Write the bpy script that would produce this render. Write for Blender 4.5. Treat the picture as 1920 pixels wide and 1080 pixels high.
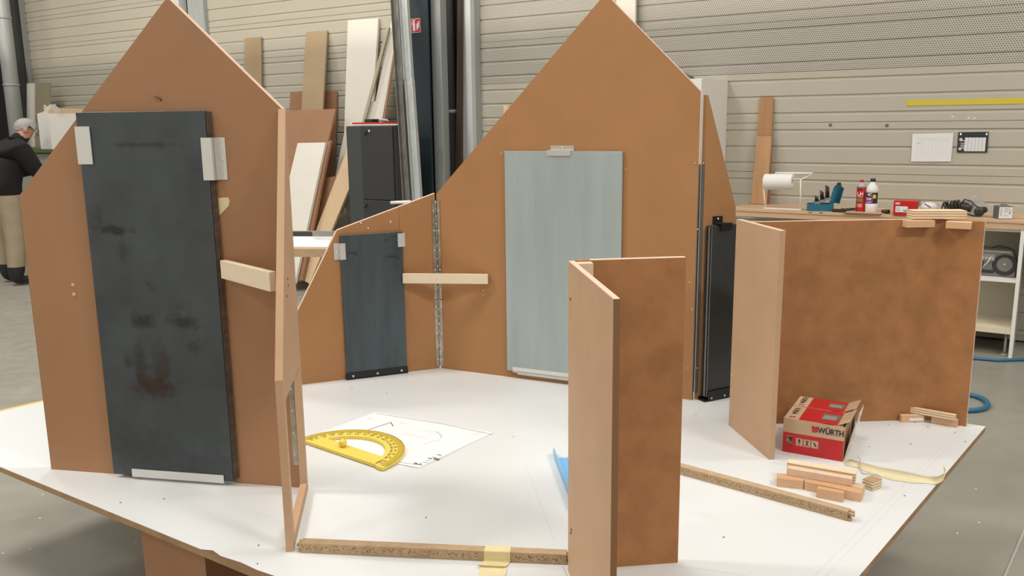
import bpy, bmesh, math, random
from mathutils import Vector, Matrix
random.seed(7)
for o in list(bpy.data.objects): bpy.data.objects.remove(o)
scn = bpy.context.scene
COL = scn.collection
V = Vector
# ------------------------------------------------------------------ camera
FPX = 1600.0
CAM = V((0, 0, 1.55))
dn = V((95, 8288, FPX)).normalized()
UPc = -dn
FWc = (V((0, 0, 1)) - UPc * UPc.z).normalized()
RTc = FWc.cross(UPc)
ROT = Matrix((RTc, FWc, UPc))            # image axes (right, down, forward) -> world
cd = bpy.data.cameras.new('camera'); cam = bpy.data.objects.new('camera', cd); COL.objects.link(cam)
cd.sensor_width = 36; cd.lens = FPX / 1920 * 36; cd.clip_start = .05; cd.clip_end = 200
cx, cy, cz = ROT @ V((1, 0, 0)), ROT @ V((0, -1, 0)), ROT @ V((0, 0, -1))
cam.matrix_world = Matrix(((cx.x, cy.x, cz.x, CAM.x), (cx.y, cy.y, cz.y, CAM.y), (cx.z, cy.z, cz.z, CAM.z), (0, 0, 0, 1)))
scn.camera = cam
# ------------------------------------------------------------------ light
world = bpy.data.worlds.new('hall'); scn.world = world; world.use_nodes = True
bg = world.node_tree.nodes['Background']; bg.inputs[0].default_value = (1.0, .965, .91, 1); bg.inputs[1].default_value = .42
def lamp(loc, sx, sy, watt, col=(1, .965, .91), aim=None):
    l = bpy.data.lights.new('hall_lamp', 'AREA'); l.shape = 'RECTANGLE'; l.size = sx; l.size_y = sy; l.energy = watt; l.color = col
    o = bpy.data.objects.new('hall_lamp', l); COL.objects.link(o); o.location = loc
    if aim is not None: o.rotation_euler = (V(aim) - V(loc)).to_track_quat('-Z', 'Y').to_euler()
    return o
for lx, ly, w in ((-4.4, -1.0, 120), (1.2, -1.2, 80), (3.8, -1.0, 270), (-4.4, 2.6, 270), (0.2, 2.6, 95), (4.2, 2.6, 105), (-6.2, 8.0, 190), (-1.6, 6.4, 140)):
    lamp((lx, ly, 5.6), 1.5, .6, w)
# added lamp row behind an unseen wall; together they brighten only the upper clad wall
for sx_ in (-12, -6, 0, 6):
    px_ = V((3.531, 5.819, 0)) - V((.53689, .84365, 0)) * 14.0 + V((.84365, -.53689, 0)) * (sx_ - 2)
    tl_ = lamp((px_.x, px_.y, 5.2), 5.6, .12, 330, (1, .90, .74))
    tl_.rotation_euler = Matrix(((.84365, 0, -.53689), (-.53689, 0, -.84365), (0, 1, 0))).to_euler()
scn.view_settings.view_transform = 'Standard'; scn.view_settings.look = 'None'
scn.view_settings.exposure = -0.44; scn.view_settings.gamma = 1; scn.view_settings.use_curve_mapping = False

# ------------------------------------------------------------------ geometry helpers
def ray(x, y): return ROT @ V((x - 960, y - 540, FPX))
def onz(x, y, z):
    r = ray(x, y); return CAM + r * ((z - CAM.z) / r.z)
def onpl(x, y, P, n):
    r = ray(x, y); return CAM + r * ((P - CAM).dot(n) / r.dot(n))
def frame(o, ex, ez):
    ex = ex.normalized(); ez = (ez - ex * ez.dot(ex)).normalized(); ey = ez.cross(ex)
    return Matrix(((ex.x, ey.x, ez.x, o.x), (ex.y, ey.y, ez.y, o.y), (ex.z, ey.z, ez.z, o.z), (0, 0, 0, 1)))
ZU = V((0, 0, 1))
def gframe(A, B): return frame(A, V((B.x - A.x, B.y - A.y, 0)), ZU)   # x from A to B, y away from viewer, z up
def loc(F, x, y):                    # pixel -> coordinates (x, z) on the front plane y=0 of frame F
    P = F.translation; n = F.to_3x3() @ V((0, 1, 0)); q = F.inverted() @ onpl(x, y, P, n); return (q.x, q.z)
def locy(F, x, y, off):
    n = F.to_3x3() @ V((0, 1, 0)); P = F.translation + n * off; q = F.inverted() @ onpl(x, y, P, n); return (q.x, q.z)

class MB:
    def __init__(s): s.v = []; s.f = []; s.m = []; s.sm = []
    def add(s, vs, fs, mi=0, F=None, smooth=False):
        b = len(s.v)
        s.v += [tuple(F @ V(p)) if F else tuple(p) for p in vs]
        for f in fs: s.f.append([b + i for i in f]); s.m.append(mi); s.sm.append(smooth)
        return s
    def box(s, F, x0, x1, y0, y1, z0, z1, mi=0):
        vs = [(x, y, z) for x in (x0, x1) for y in (y0, y1) for z in (z0, z1)]
        return s.add(vs, [(0, 1, 3, 2), (4, 6, 7, 5), (0, 4, 5, 1), (2, 3, 7, 6), (0, 2, 6, 4), (1, 5, 7, 3)], mi, F)
    def prism(s, F, pts, y0, y1, mi=0):      # outline in the frame's xz plane, thickness along y
        n = len(pts)
        ar = sum(pts[i][0] * pts[(i + 1) % n][1] - pts[(i + 1) % n][0] * pts[i][1] for i in range(n))
        if ar < 0: pts = pts[::-1]
        vs = [(p[0], y0, p[1]) for p in pts] + [(p[0], y1, p[1]) for p in pts]
        fs = [list(range(n)), list(range(2 * n - 1, n - 1, -1))] + [(i, i + n, (i + 1) % n + n, (i + 1) % n) for i in range(n)]
        return s.add(vs, fs, mi, F)
    def tube(s, pts, r, n=8, mi=0, F=None, cap=True, close=False):
        pts = [V(p) for p in pts]; vs = []; k = len(pts)
        rr = r if isinstance(r, (list, tuple)) else [r] * k
        up = None
        for i, p in enumerate(pts):
            a = pts[(i - 1) % k] if (i or close) else p; b = pts[(i + 1) % k] if (i < k - 1 or close) else p
            t = (b - a).normalized()
            if up is None: up = V((0, 0, 1)) if abs(t.z) < .9 else V((1, 0, 0))
            u = (up - t * up.dot(t)).normalized(); w = t.cross(u); up = u
            vs += [p + u * (rr[i] * math.cos(6.2832 * j / n)) + w * (rr[i] * math.sin(6.2832 * j / n)) for j in range(n)]
        fs = [(i * n + j, i * n + (j + 1) % n, (i + 1) * n + (j + 1) % n, (i + 1) * n + j) for i in range(k - 1) for j in range(n)]
        if close: fs += [((k - 1) * n + j, (k - 1) * n + (j + 1) % n, (j + 1) % n, j) for j in range(n)]
        s.add(vs, fs, mi, F, True)
        if cap and not close:
            s.add(vs[:n], [list(range(n))[::-1]], mi, F); s.add(vs[-n:], [list(range(n))], mi, F)
        return s
    def lathe(s, F, prof, n=20, mi=0, smooth=True):   # profile (r, z) turned about the frame's z
        vs = [(r * math.cos(6.2832 * j / n), r * math.sin(6.2832 * j / n), z) for r, z in prof for j in range(n)]
        k = len(prof)
        fs = [(i * n + j, i * n + (j + 1) % n, (i + 1) * n + (j + 1) % n, (i + 1) * n + j) for i in range(k - 1) for j in range(n)]
        s.add(vs, fs, mi, F, smooth)
        s.add(vs[:n], [list(range(n))[::-1]], mi, F); s.add(vs[-n:], [list(range(n))], mi, F)
        return s
    def ball(s, c, r, n=10, mi=0, F=None, sc=(1, 1, 1)):
        vs = []; c = V(c)
        for i in range(n + 1):
            a = math.pi * i / n
            for j in range(2 * n):
                b = math.pi * j / n
                vs.append((c.x + sc[0] * r * math.sin(a) * math.cos(b), c.y + sc[1] * r * math.sin(a) * math.sin(b), c.z + sc[2] * r * math.cos(a)))
        fs = [(i * 2 * n + j, (i + 1) * 2 * n + j, (i + 1) * 2 * n + (j + 1) % (2 * n), i * 2 * n + (j + 1) % (2 * n)) for i in range(n) for j in range(2 * n)]
        return s.add(vs, fs, mi, F, True)
    def text(s, F, body, size, x, z, y=-.0006, mi=0, rot=0, sx=1, bold=0):
        vs, fs = textmesh(body, bold)
        c, q = math.cos(rot), math.sin(rot)
        return s.add([(x + size * (a * sx * c - b * q), y, z + size * (a * sx * q + b * c)) for a, b in vs], fs, mi, F)
    def build(s, name, mats, parent=None, label=None, cat=None, group=None, kind=None, bev=0, seg=1, origin=None):
        if parent is not None: org = WL[parent.name]
        elif origin is not None: org = V(origin)
        else:
            xs, ys, zs = zip(*s.v); org = V(((min(xs) + max(xs)) / 2, (min(ys) + max(ys)) / 2, min(zs)))
        me = bpy.data.meshes.new(name); me.from_pydata([tuple(V(p) - org) for p in s.v], [], s.f)
        if not isinstance(mats, (list, tuple)): mats = [mats]
        for m in mats: me.materials.append(M(m) if isinstance(m, str) else m)
        me.polygons.foreach_set('material_index', s.m); me.polygons.foreach_set('use_smooth', s.sm)
        bm = bmesh.new(); bm.from_mesh(me)
        bmesh.ops.remove_doubles(bm, verts=bm.verts, dist=1e-6); bmesh.ops.recalc_face_normals(bm, faces=bm.faces)
        bm.to_mesh(me); bm.free(); me.update()
        o = bpy.data.objects.new(name, me); COL.objects.link(o)
        if parent is not None: o.parent = parent
        else: o.location = org
        WL[o.name] = org
        tag(o, label, cat, group, kind)
        if bev:
            b = o.modifiers.new('bevel', 'BEVEL'); b.width = bev; b.segments = seg; b.limit_method = 'ANGLE'; b.angle_limit = .6
        return o
WL = {}
TXT = {}
def textmesh(body, bold=0):
    k = (body, bold)
    if k not in TXT:
        c = bpy.data.curves.new('t', 'FONT'); c.body = body; c.size = 1; c.align_x = 'CENTER'; c.align_y = 'CENTER'; c.offset = bold; c.resolution_u = 3
        o = bpy.data.objects.new('t', c); COL.objects.link(o)
        dg = bpy.context.evaluated_depsgraph_get(); me = bpy.data.meshes.new_from_object(o.evaluated_get(dg))
        TXT[k] = ([(v.co.x, v.co.y) for v in me.vertices], [list(p.vertices) for p in me.polygons])
        bpy.data.objects.remove(o); bpy.data.curves.remove(c); bpy.data.meshes.remove(me)
    return TXT[k]
def tag(o, label=None, cat=None, group=None, kind=None):
    if label: o['label'] = label
    if cat: o['category'] = cat
    if group: o['group'] = group
    if kind: o['kind'] = kind
    return o
def thing(name, label, cat, at, group=None):
    o = bpy.data.objects.new(name, None); COL.objects.link(o); o.location = at; o.empty_display_size = .05
    WL[o.name] = V(at); return tag(o, label, cat, group)

# ------------------------------------------------------------------ materials
MATS = {}
def M(n): return MATS[n]
def nd(nt, t, **kw):
    n = nt.nodes.new(t)
    for k, v in kw.items():
        if k.startswith('i_'):
            key = k[2:]; key = int(key) if key.isdigit() else key.replace('_', ' ')
            n.inputs[key].default_value = v
        else: setattr(n, k, v)
    return n
def mat(name, col, rough=.6, metal=0, var=0, vscale=6, stretch=(1, 1, 1), col2=None, bump=0, bscale=80, spots=None, trans=0, alpha=1, spec=.5, vdetail=4):
    m = bpy.data.materials.new(name); m.use_nodes = True; nt = m.node_tree; L = nt.links
    b = nt.nodes['Principled BSDF']
    b.inputs['Roughness'].default_value = rough; b.inputs['Metallic'].default_value = metal; b.inputs['Specular IOR Level'].default_value = spec
    b.inputs['Base Color'].default_value = (*col, 1)
    if trans: b.inputs['Transmission Weight'].default_value = trans
    if alpha < 1: b.inputs['Alpha'].default_value = alpha
    tc = nd(nt, 'ShaderNodeTexCoord'); mp = nd(nt, 'ShaderNodeMapping'); mp.inputs['Scale'].default_value = stretch
    L.new(tc.outputs['Object'], mp.inputs['Vector'])
    out = None
    if var or col2:
        n = nd(nt, 'ShaderNodeTexNoise', i_Scale=vscale, i_Detail=vdetail, i_Roughness=.6); L.new(mp.outputs[0], n.inputs['Vector'])
        r = nd(nt, 'ShaderNodeMapRange', i_1=.3, i_2=.7); L.new(n.outputs[0], r.inputs[0])
        mx = nd(nt, 'ShaderNodeMix', data_type='RGBA'); L.new(r.outputs[0], mx.inputs[0])
        c2 = col2 or tuple(min(1, c * (1 + var)) for c in col); c1 = col if col2 else tuple(c * (1 - var) for c in col)
        mx.inputs[6].default_value = (*c1, 1); mx.inputs[7].default_value = (*c2, 1); out = mx.outputs[2]
    if spots:                                   # (colour, scale, threshold, amount)
        n = nd(nt, 'ShaderNodeTexNoise', i_Scale=spots[1], i_Detail=3); L.new(mp.outputs[0], n.inputs['Vector'])
        r = nd(nt, 'ShaderNodeMapRange', i_1=spots[2], i_2=spots[2] + .06, i_3=0, i_4=spots[3]); L.new(n.outputs[0], r.inputs[0])
        mx = nd(nt, 'ShaderNodeMix', data_type='RGBA'); L.new(r.outputs[0], mx.inputs[0])
        if out: L.new(out, mx.inputs[6])
        else: mx.inputs[6].default_value = (*col, 1)
        mx.inputs[7].default_value = (*spots[0], 1); out = mx.outputs[2]
    if out: L.new(out, b.inputs['Base Color'])
    if bump:
        n = nd(nt, 'ShaderNodeTexNoise', i_Scale=bscale, i_Detail=3); L.new(tc.outputs['Object'], n.inputs['Vector'])
        bp = nd(nt, 'ShaderNodeBump', i_Strength=bump, i_Distance=.002); L.new(n.outputs[0], bp.inputs['Height']); L.new(bp.outputs[0], b.inputs['Normal'])
    MATS[name] = m; return m
mat('mdf', (.385, .192, .078), .55, var=.06, vscale=5, vdetail=8, spots=((.29, .15, .07), 2.6, .62, .35), spec=.35)
mat('mdf_pink', (.355, .182, .090), .5, var=.06, vscale=4, vdetail=8, spots=((.27, .14, .07), 2.6, .62, .35), spec=.4)
mat('mdf_mottled', (.36, .166, .066), .6, var=.15, vscale=16, vdetail=8, spots=((.27, .12, .045), 5, .60, .4), spec=.3)
mat('mdf_light', (.49, .31, .185), .6, var=.06, vscale=5)
mat('mdf_edge_lit', (.70, .50, .38), .8)  # lit look of the cut edges, painted in as a paler tone
mat('mdf_dark_edge', (.17, .085, .04), .7)
mat('white_laminate', (.69, .705, .70), .35, var=.012, vscale=2, spots=((.62, .60, .56), 5, .71, .35))
mat('table_edge', (.32, .20, .10), .7, var=.15, vscale=20)
mat('yellow_lip', (.72, .48, .12), .6)
mat('white_paint', (.80, .78, .73), .45)
mat('cream_board', (.72, .685, .61), .4, var=.02)
mat('grey_board', (.42, .36, .25), .6, var=.05, vscale=3)
mat('beige_board', (.385, .28, .16), .6, var=.06, vscale=3)
mat('olive_board', (.28, .25, .16), .6)
mat('brown_board', (.33, .17, .085), .6, var=.07, vscale=3)
mat('pale_mdf', (.60, .43, .26), .6, var=.05, vscale=3)
mat('dark_steel', (.072, .083, .092), .36, .5, var=.20, vscale=5, spots=((.028, .026, .026), 6, .63, .8), spec=.4)
mat('blue_steel', (.082, .104, .116), .34, .55, var=.28, vscale=2.5, stretch=(5, 5, .7), spots=((.035, .045, .05), 7, .67, .7))
mat('rust_edge', (.15, .10, .075), .6, .3, var=.3, vscale=60)
mat('black_sheet', (.058, .064, .064), .35, .4, var=.2, vscale=4)
mat('sheet_edge', (.42, .41, .39), .35, .8)
mat('zinc', (.40, .47, .47), .42, .35, var=.07, vscale=2.2, stretch=(6, 6, .8), spots=((.33, .38, .39), 9, .66, .4))
mat('zinc_edge', (.70, .74, .74), .4, .3)
mat('aluminium', (.68, .68, .66), .35, .55)
mat('alu_white', (.74, .74, .71), .4, .2)
mat('galvanised', (.42, .44, .43), .55, .3, var=.1, vscale=4, stretch=(6, 6, .5))
mat('galv_dark', (.15, .14, .125), .55, .3, var=.25, vscale=3, stretch=(6, 6, .5))
mat('hinge_steel', (.42, .37, .30), .3, .85, var=.25, vscale=30)
mat('screw_steel', (.75, .73, .68), .3, .8)
mat('screw_brass', (.62, .45, .24), .4, .4)
mat('black_paint', (.008, .008, .009), .4)
mat('pale_wood', (.74, .62, .45), .6, var=.05, vscale=3, stretch=(1, 1, 12))
mat('pink_wood', (.70, .52, .38), .6, var=.06, vscale=4, stretch=(12, 12, 3))
mat('pine_face', (.66, .42, .24), .6)
mat('plastic_yellow', (.80, .62, .10), .4)
mat('plastic_yellow_deep', (.52, .37, .03), .4)
mat('ink', (.05, .045, .02), .7)
mat('ink_soft', (.35, .35, .35), .8)
mat('ink_faint', (.62, .62, .61), .8)
mat('paper', (.76, .765, .76), .7)
mat('tape', (.72, .62, .36), .6, var=.05, vscale=20)
mat('tape_pale', (.80, .72, .45), .6, alpha=.85)
mat('blue_plastic', (.20, .50, .80), .35)
mat('carton', (.52, .37, .23), .7, var=.05, vscale=10)
mat('red_print', (.50, .012, .018), .4)
mat('dark_print', (.03, .03, .03), .5)
mat('window_film', (.16, .13, .10), .2)
mat('clad', (.47, .44, .36), .45, var=.03, vscale=1)
mat('clad_seam', (.36, .335, .28), .6)
mat('pillar_blue', (.022, .036, .045), .5)
mat('pipe_grey', (.055, .055, .052), .5)
mat('shadow_black', (.004, .004, .004), .8)  # black for painted shade in gaps, and for the far left post
mat('brown_profile', (.035, .02, .012), .5)
mat('white_profile', (.62, .65, .64), .45)
mat('cabinet_dark', (.040, .042, .042), .45)
mat('cabinet_mid', (.06, .065, .066), .45)
mat('sign_red', (.62, .02, .03), .4)
mat('sign_white', (.9, .9, .9), .5)
mat('teal', (.012, .145, .22), .4)
mat('can_red', (.55, .02, .02), .3)
mat('label_green', (.12, .30, .08), .4)
mat('label_dark', (.02, .03, .03), .4)
mat('label_purple', (.25, .03, .22), .4)
mat('label_yellow', (.75, .60, .03), .4)
mat('bottle_white', (.80, .79, .75), .35)
mat('roll_paper', (.82, .79, .74), .8)
mat('core_brown', (.12, .08, .05), .8)
mat('drill_steel', (.07, .065, .055), .35, .8)
mat('clear_plastic', (.55, .54, .50), .15, alpha=.45)
mat('radio_grey', (.23, .22, .19), .35, .3)
mat('radio_dark', (.03, .03, .028), .4)
mat('hose_blue', (.03, .15, .27), .4)
mat('bench_wood', (.60, .40, .25), .6, var=.08, vscale=6, stretch=(1, 1, 20))
mat('oak_board', (.42, .22, .095), .5, var=.12, vscale=3, stretch=(8, 8, .8))
mat('yellow_strip', (.62, .50, .05), .5)
mat('grey_box', (.13, .13, .13), .5)
mat('shelf_back', (.58, .56, .47), .6)
mat('shelf_wood', (.72, .64, .48), .6)
mat('sweater', (.006, .006, .007), .95)
mat('trousers', (.34, .28, .19), .9, var=.12, vscale=6)
mat('boots', (.012, .012, .014), .6)
mat('sole', (.10, .10, .10), .7)
mat('skin', (.52, .26, .18), .55)
mat('grey_hair', (.34, .33, .31), .8, var=.35, vscale=70)
mat('green_paint', (.07, .11, .035), .5)
mat('machine_grey', (.25, .25, .24), .5)
mat('debris', (.10, .08, .06), .8)
mat('plastic_clear_film', (.75, .74, .70), .3)
def bands(name, c1, c2, axis, scale, width=.35, rough=.6, noise=6):
    m = mat(name, c1, rough); nt = m.node_tree; L = nt.links; b = nt.nodes['Principled BSDF']
    tc = nd(nt, 'ShaderNodeTexCoord'); w = nd(nt, 'ShaderNodeTexWave', bands_direction=axis, i_Scale=scale, i_Distortion=.2, i_Detail=2)
    w.inputs['Detail Scale'].default_value = noise
    L.new(tc.outputs['Object'], w.inputs['Vector'])
    r = nd(nt, 'ShaderNodeMapRange', i_1=width, i_2=width + .18); L.new(w.outputs['Fac'], r.inputs[0])
    mx = nd(nt, 'ShaderNodeMix', data_type='RGBA'); L.new(r.outputs[0], mx.inputs[0])
    mx.inputs[6].default_value = (*c2, 1); mx.inputs[7].default_value = (*c1, 1); L.new(mx.outputs[2], b.inputs['Base Color'])
    return m
bands('plywood', (.78, .62, .42), (.42, .27, .15), 'Z', 36, .2)
bands('pine', (.70, .46, .28), (.58, .33, .17), 'Z', 55, .35)
bands('drill_layers', (.5, .5, .5), (.1, .1, .1), 'Y', 60, .3)
# particle board: smooth faces, chip flecks on the cut sides
def particle():
    m = mat('particle', (.44, .30, .17), .8); nt = m.node_tree; L = nt.links; b = nt.nodes['Principled BSDF']
    tc = nd(nt, 'ShaderNodeTexCoord')
    n = nd(nt, 'ShaderNodeTexNoise', i_Scale=260, i_Detail=2); L.new(tc.outputs['Object'], n.inputs['Vector'])
    n2 = nd(nt, 'ShaderNodeTexNoise', i_Scale=40, i_Detail=3); L.new(tc.outputs['Object'], n2.inputs['Vector'])
    r = nd(nt, 'ShaderNodeMapRange', i_1=.55, i_2=.62); L.new(n.outputs[0], r.inputs[0])
    g = nd(nt, 'ShaderNodeNewGeometry'); sp = nd(nt, 'ShaderNodeSeparateXYZ'); L.new(g.outputs['Normal'], sp.inputs[0])
    side = nd(nt, 'ShaderNodeMath', operation='LESS_THAN'); L.new(sp.outputs[2], side.inputs[0]); side.inputs[1].default_value = .5
    s2 = nd(nt, 'ShaderNodeSeparateXYZ'); L.new(tc.outputs['Object'], s2.inputs[0])
    mid = nd(nt, 'ShaderNodeMapRange', i_1=.0125, i_2=.003, i_3=0, i_4=1)
    sb = nd(nt, 'ShaderNodeMath', operation='SUBTRACT'); L.new(s2.outputs[2], sb.inputs[0]); sb.inputs[1].default_value = .0135
    ab = nd(nt, 'ShaderNodeMath', operation='ABSOLUTE'); L.new(sb.outputs[0], ab.inputs[0]); L.new(ab.outputs[0], mid.inputs[0])
    m1 = nd(nt, 'ShaderNodeMath', operation='MULTIPLY'); L.new(r.outputs[0], m1.inputs[0]); L.new(side.outputs[0], m1.inputs[1])
    m2 = nd(nt, 'ShaderNodeMath', operation='MULTIPLY'); L.new(m1.outputs[0], m2.inputs[0]); L.new(mid.outputs[0], m2.inputs[1])
    mx0 = nd(nt, 'ShaderNodeMix', data_type='RGBA'); L.new(n2.outputs[0], mx0.inputs[0]); mx0.inputs[6].default_value = (.36, .235, .125, 1); mx0.inputs[7].default_value = (.55, .40, .25, 1)
    mx = nd(nt, 'ShaderNodeMix', data_type='RGBA'); L.new(m2.outputs[0], mx.inputs[0]); L.new(mx0.outputs[2], mx.inputs[6]); mx.inputs[7].default_value = (.10, .06, .03, 1)
    L.new(mx.outputs[2], b.inputs['Base Color'])
particle()
# concrete floor
def concrete():
    m = mat('concrete', (.30, .285, .26), .42); nt = m.node_tree; L = nt.links; b = nt.nodes['Principled BSDF']
    tc = nd(nt, 'ShaderNodeTexCoord')
    n = nd(nt, 'ShaderNodeTexNoise', i_Scale=1.1, i_Detail=6, i_Roughness=.65); L.new(tc.outputs['Object'], n.inputs['Vector'])
    n2 = nd(nt, 'ShaderNodeTexNoise', i_Scale=9, i_Detail=5); L.new(tc.outputs['Object'], n2.inputs['Vector'])
    mx = nd(nt, 'ShaderNodeMix', data_type='RGBA'); r = nd(nt, 'ShaderNodeMapRange', i_1=.3, i_2=.7); L.new(n.outputs[0], r.inputs[0]); L.new(r.outputs[0], mx.inputs[0])
    mx.inputs[6].default_value = (.285, .268, .222, 1); mx.inputs[7].default_value = (.325, .308, .26, 1)
    mx2 = nd(nt, 'ShaderNodeMix', data_type='RGBA', blend_type='MULTIPLY'); mx2.inputs[0].default_value = .12; L.new(mx.outputs[2], mx2.inputs[6]); L.new(n2.outputs[0], mx2.inputs[7])
    g = nd(nt, 'ShaderNodeMix', data_type='RGBA', blend_type='MULTIPLY'); g.inputs[0].default_value = 1; L.new(mx2.outputs[2], g.inputs[6]); g.inputs[7].default_value = (1.05, 1.05, 1.05, 1)
    L.new(g.outputs[2], b.inputs['Base Color'])
    rr = nd(nt, 'ShaderNodeMapRange', i_1=.3, i_2=.7, i_3=.28, i_4=.5); L.new(n2.outputs[0], rr.inputs[0]); L.new(rr.outputs[0], b.inputs['Roughness'])
concrete()
# perforated cladding: staggered round holes
def perforated():
    m = mat('clad_perforated', (.47, .44, .375), .45); nt = m.node_tree; L = nt.links; b = nt.nodes['Principled BSDF']
    tc = nd(nt, 'ShaderNodeTexCoord'); s = nd(nt, 'ShaderNodeSeparateXYZ'); L.new(tc.outputs['Object'], s.inputs[0])
    def mth(op, a, c=None):
        n = nd(nt, 'ShaderNodeMath', operation=op)
        for i, q in enumerate((a, c)):
            if q is None: continue
            if isinstance(q, (int, float)): n.inputs[i].default_value = q
            else: L.new(q, n.inputs[i])
        return n.outputs[0]
    P = .0165
    u = mth('DIVIDE', s.outputs[0], P); v = mth('DIVIDE', s.outputs[2], P * 1.732)
    def dist(off):
        a = mth('SUBTRACT', mth('FRACT', mth('ADD', u, off + 1000)), .5); c = mth('MULTIPLY', mth('SUBTRACT', mth('FRACT', mth('ADD', v, off + 1000)), .5), 1.732)
        return mth('SQRT', mth('ADD', mth('MULTIPLY', a, a), mth('MULTIPLY', c, c)))
    d = mth('MINIMUM', dist(0), dist(.5)); h = mth('LESS_THAN', d, .25)
    mx = nd(nt, 'ShaderNodeMix', data_type='RGBA'); L.new(h, mx.inputs[0]); mx.inputs[6].default_value = (.47, .44, .375, 1); mx.inputs[7].default_value = (.10, .095, .08, 1)
    L.new(mx.outputs[2], b.inputs['Base Color'])
perforated()

# ------------------------------------------------------------------ the hall: floor and clad wall
T = .5                                       # height of the white table top
WN = V((.53689, .84365, 0)); WX = V((.84365, -.53689, 0))
W0 = V((3.263, 5.397, 0)) + WN * .5
WF = frame(W0, WX, ZU)                       # wall frame: x along the wall to the right, y into the wall, z up
def W(px, py, off=0): return locy(WF, px, py, -off)     # pixel -> (s, z) on the plane off metres before the wall
def tz(x, y): return onz(x, y, T)
mb = MB(); mb.add([(-18, -6, 0), (12, -6, 0), (12, 20, 0), (-18, 20, 0), (-18, -6, -.1), (12, -6, -.1), (12, 20, -.1), (-18, 20, -.1)], [(0, 1, 2, 3), (7, 6, 5, 4), (0, 4, 5, 1), (1, 5, 6, 2), (2, 6, 7, 3), (3, 7, 4, 0)])
floor = mb.build('floor', 'concrete', kind='structure', origin=(0, 0, 0))
a, b_ = onz(1885, 1078, 0), onz(1925, 985, 0); dv = (b_ - a).normalized()
MB().tube([a - dv * 1.2 + ZU * .0, b_ + dv * 6], .006, 6).build('floor_joint', mat('joint_grey', (.42, .40, .37), .7), parent=floor)

MB().box(frame(W0 - WN * 9.3, WX, ZU), -16, 8, -.1, .1, 0, 4.235).build('light_blocker', 'white_paint', kind='structure')  # added unseen wall, keeps the lamp row's light off the lower clad wall
# backing wall and trays in three bays; every tray is one pressed sheet with three grooves
wall = MB().box(WF, -24, 3.0, .055, .2, 0, 5.4).build('wall_back', 'clad_seam', kind='structure', origin=tuple(W0))
def tray_profile():
    p = [(.03, .001), (.003, .001), (0, .004)]
    for zc in (.070, .197, .322):
        p += [(0, zc - .016), (.009, zc - .005), (.009, zc + .005), (0, zc + .009)]
    p += [(0, .376), (.003, .379), (.03, .379)]
    return p
def tray_mesh(x0, x1):
    pr = tray_profile(); vs = [(x, y, z) for x in (x0, x1) for y, z in pr]; n = len(pr)
    fs = [(i, n + i, n + i + 1, i + 1) for i in range(n - 1)] + [list(range(n))[::-1], list(range(n, 2 * n))]
    return vs, fs
s_left, s_c1, s_c2 = W(338, 60)[0], W(372, 60)[0], W(893, 100)[0]
RW = WF.to_3x3().to_4x4()
for k, (x0, x1) in enumerate(((-24, s_left), (s_c1, s_c2 - .05), (s_c2, 2.9))):
    meshes = {}
    for j in range(14):
        z0 = .01 + .38 * j
        mt = 'clad_perforated' if (k == 2 and j >= 5) else 'clad'
        if mt not in meshes:
            vs, fs = tray_mesh(x0, x1); me = bpy.data.meshes.new('cladding_tray'); me.from_pydata(vs, [], fs); me.materials.append(M(mt)); meshes[mt] = me
        o = bpy.data.objects.new('cladding_tray', meshes[mt]); COL.objects.link(o); o.parent = wall
        o.matrix_local = Matrix.Translation((0, 0, z0)) @ RW; WL[o.name] = W0
# column between the two left bays, seen behind the left gable
s0, s1 = W(322, 20, .1)[0], W(372, 20, .1)[0]
t = thing('trim_2', 'pale steel wall column rising behind the peak of the left gable panel', 'column', WF @ V(((s0 + s1) / 2, -.1, 0)))
t['kind'] = 'structure'; del t['category']
mb = MB(); mb.box(WF, s0, s0 + .16, -.12, .05, 0, 5.3); mb.build('column_face', 'white_profile', t)
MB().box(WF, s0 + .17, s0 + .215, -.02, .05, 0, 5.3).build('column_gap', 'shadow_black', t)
MB().box(WF, s0 + .225, s1 + .03, -.05, .05, 0, 5.3).build('column_face', 'galvanised', t)

# ------------------------------------------------------------------ main table
TABLE = [V((-2.125, 2.88, 0)), V((.318, 1.26, 0)), tz(1848, 799.5), V((-.81, 4.37, 0))]
tf = gframe(TABLE[0], TABLE[1])
tl = thing('work_table', 'large white laminate work table carrying the brown gable panels', 'table', (-.2, 2.7, 0))
def flat(z): return frame(V((0, 0, z)), V((1, 0, 0)), V((0, 1, 0)))      # xz-plane of this frame lies flat, -y is up
FT = flat(T)
pts = [(p.x, p.y) for p in TABLE]
MB().prism(FT, pts, 0.0012, .019).build('table_board', 'table_edge', tl)
ins = .0
MB().prism(FT, pts, 0, .0014).build('white_top', 'white_laminate', tl)
# yellow lip along the far left edge
d = (TABLE[3] - TABLE[0]); F = gframe(TABLE[0], TABLE[3])
MB().box(F, .05, d.length - .05, 0.0, .02, T - .02, T).build('edge_lip', 'yellow_lip', tl)
# carcass under the front edge
ex = (TABLE[1] - TABLE[0]).normalized(); F = frame(onz(265, 1000, .44) * V((1, 1, 0)) if False else V((-1.05, 2.27, 0)), ex, ZU)
q = F.inverted() @ onz(265, 1000, .42); F = frame(F @ V((q.x, q.y, 0)), ex, ZU)
xo = loc(F, 386, 1070)[0]
MB().box(F, 0, xo, 0, .018, 0, T - .019).build('base_panel', 'brown_board', tl)
MB().box(F, xo - .018, xo, .0185, .7, 0, T - .02).build('base_side', 'brown_board', tl)
MB().box(F, 1.55, 1.57, .0, .7, 0, T - .02).build('base_side', 'brown_board', tl)
MB().box(F, 0, 1.57, .7, .72, 0, T - .02).build('base_back', 'brown_board', tl)
MB().box(F, xo, 1.55, .02, .69, .08, .1).build('base_shelf', 'brown_board', tl)
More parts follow.
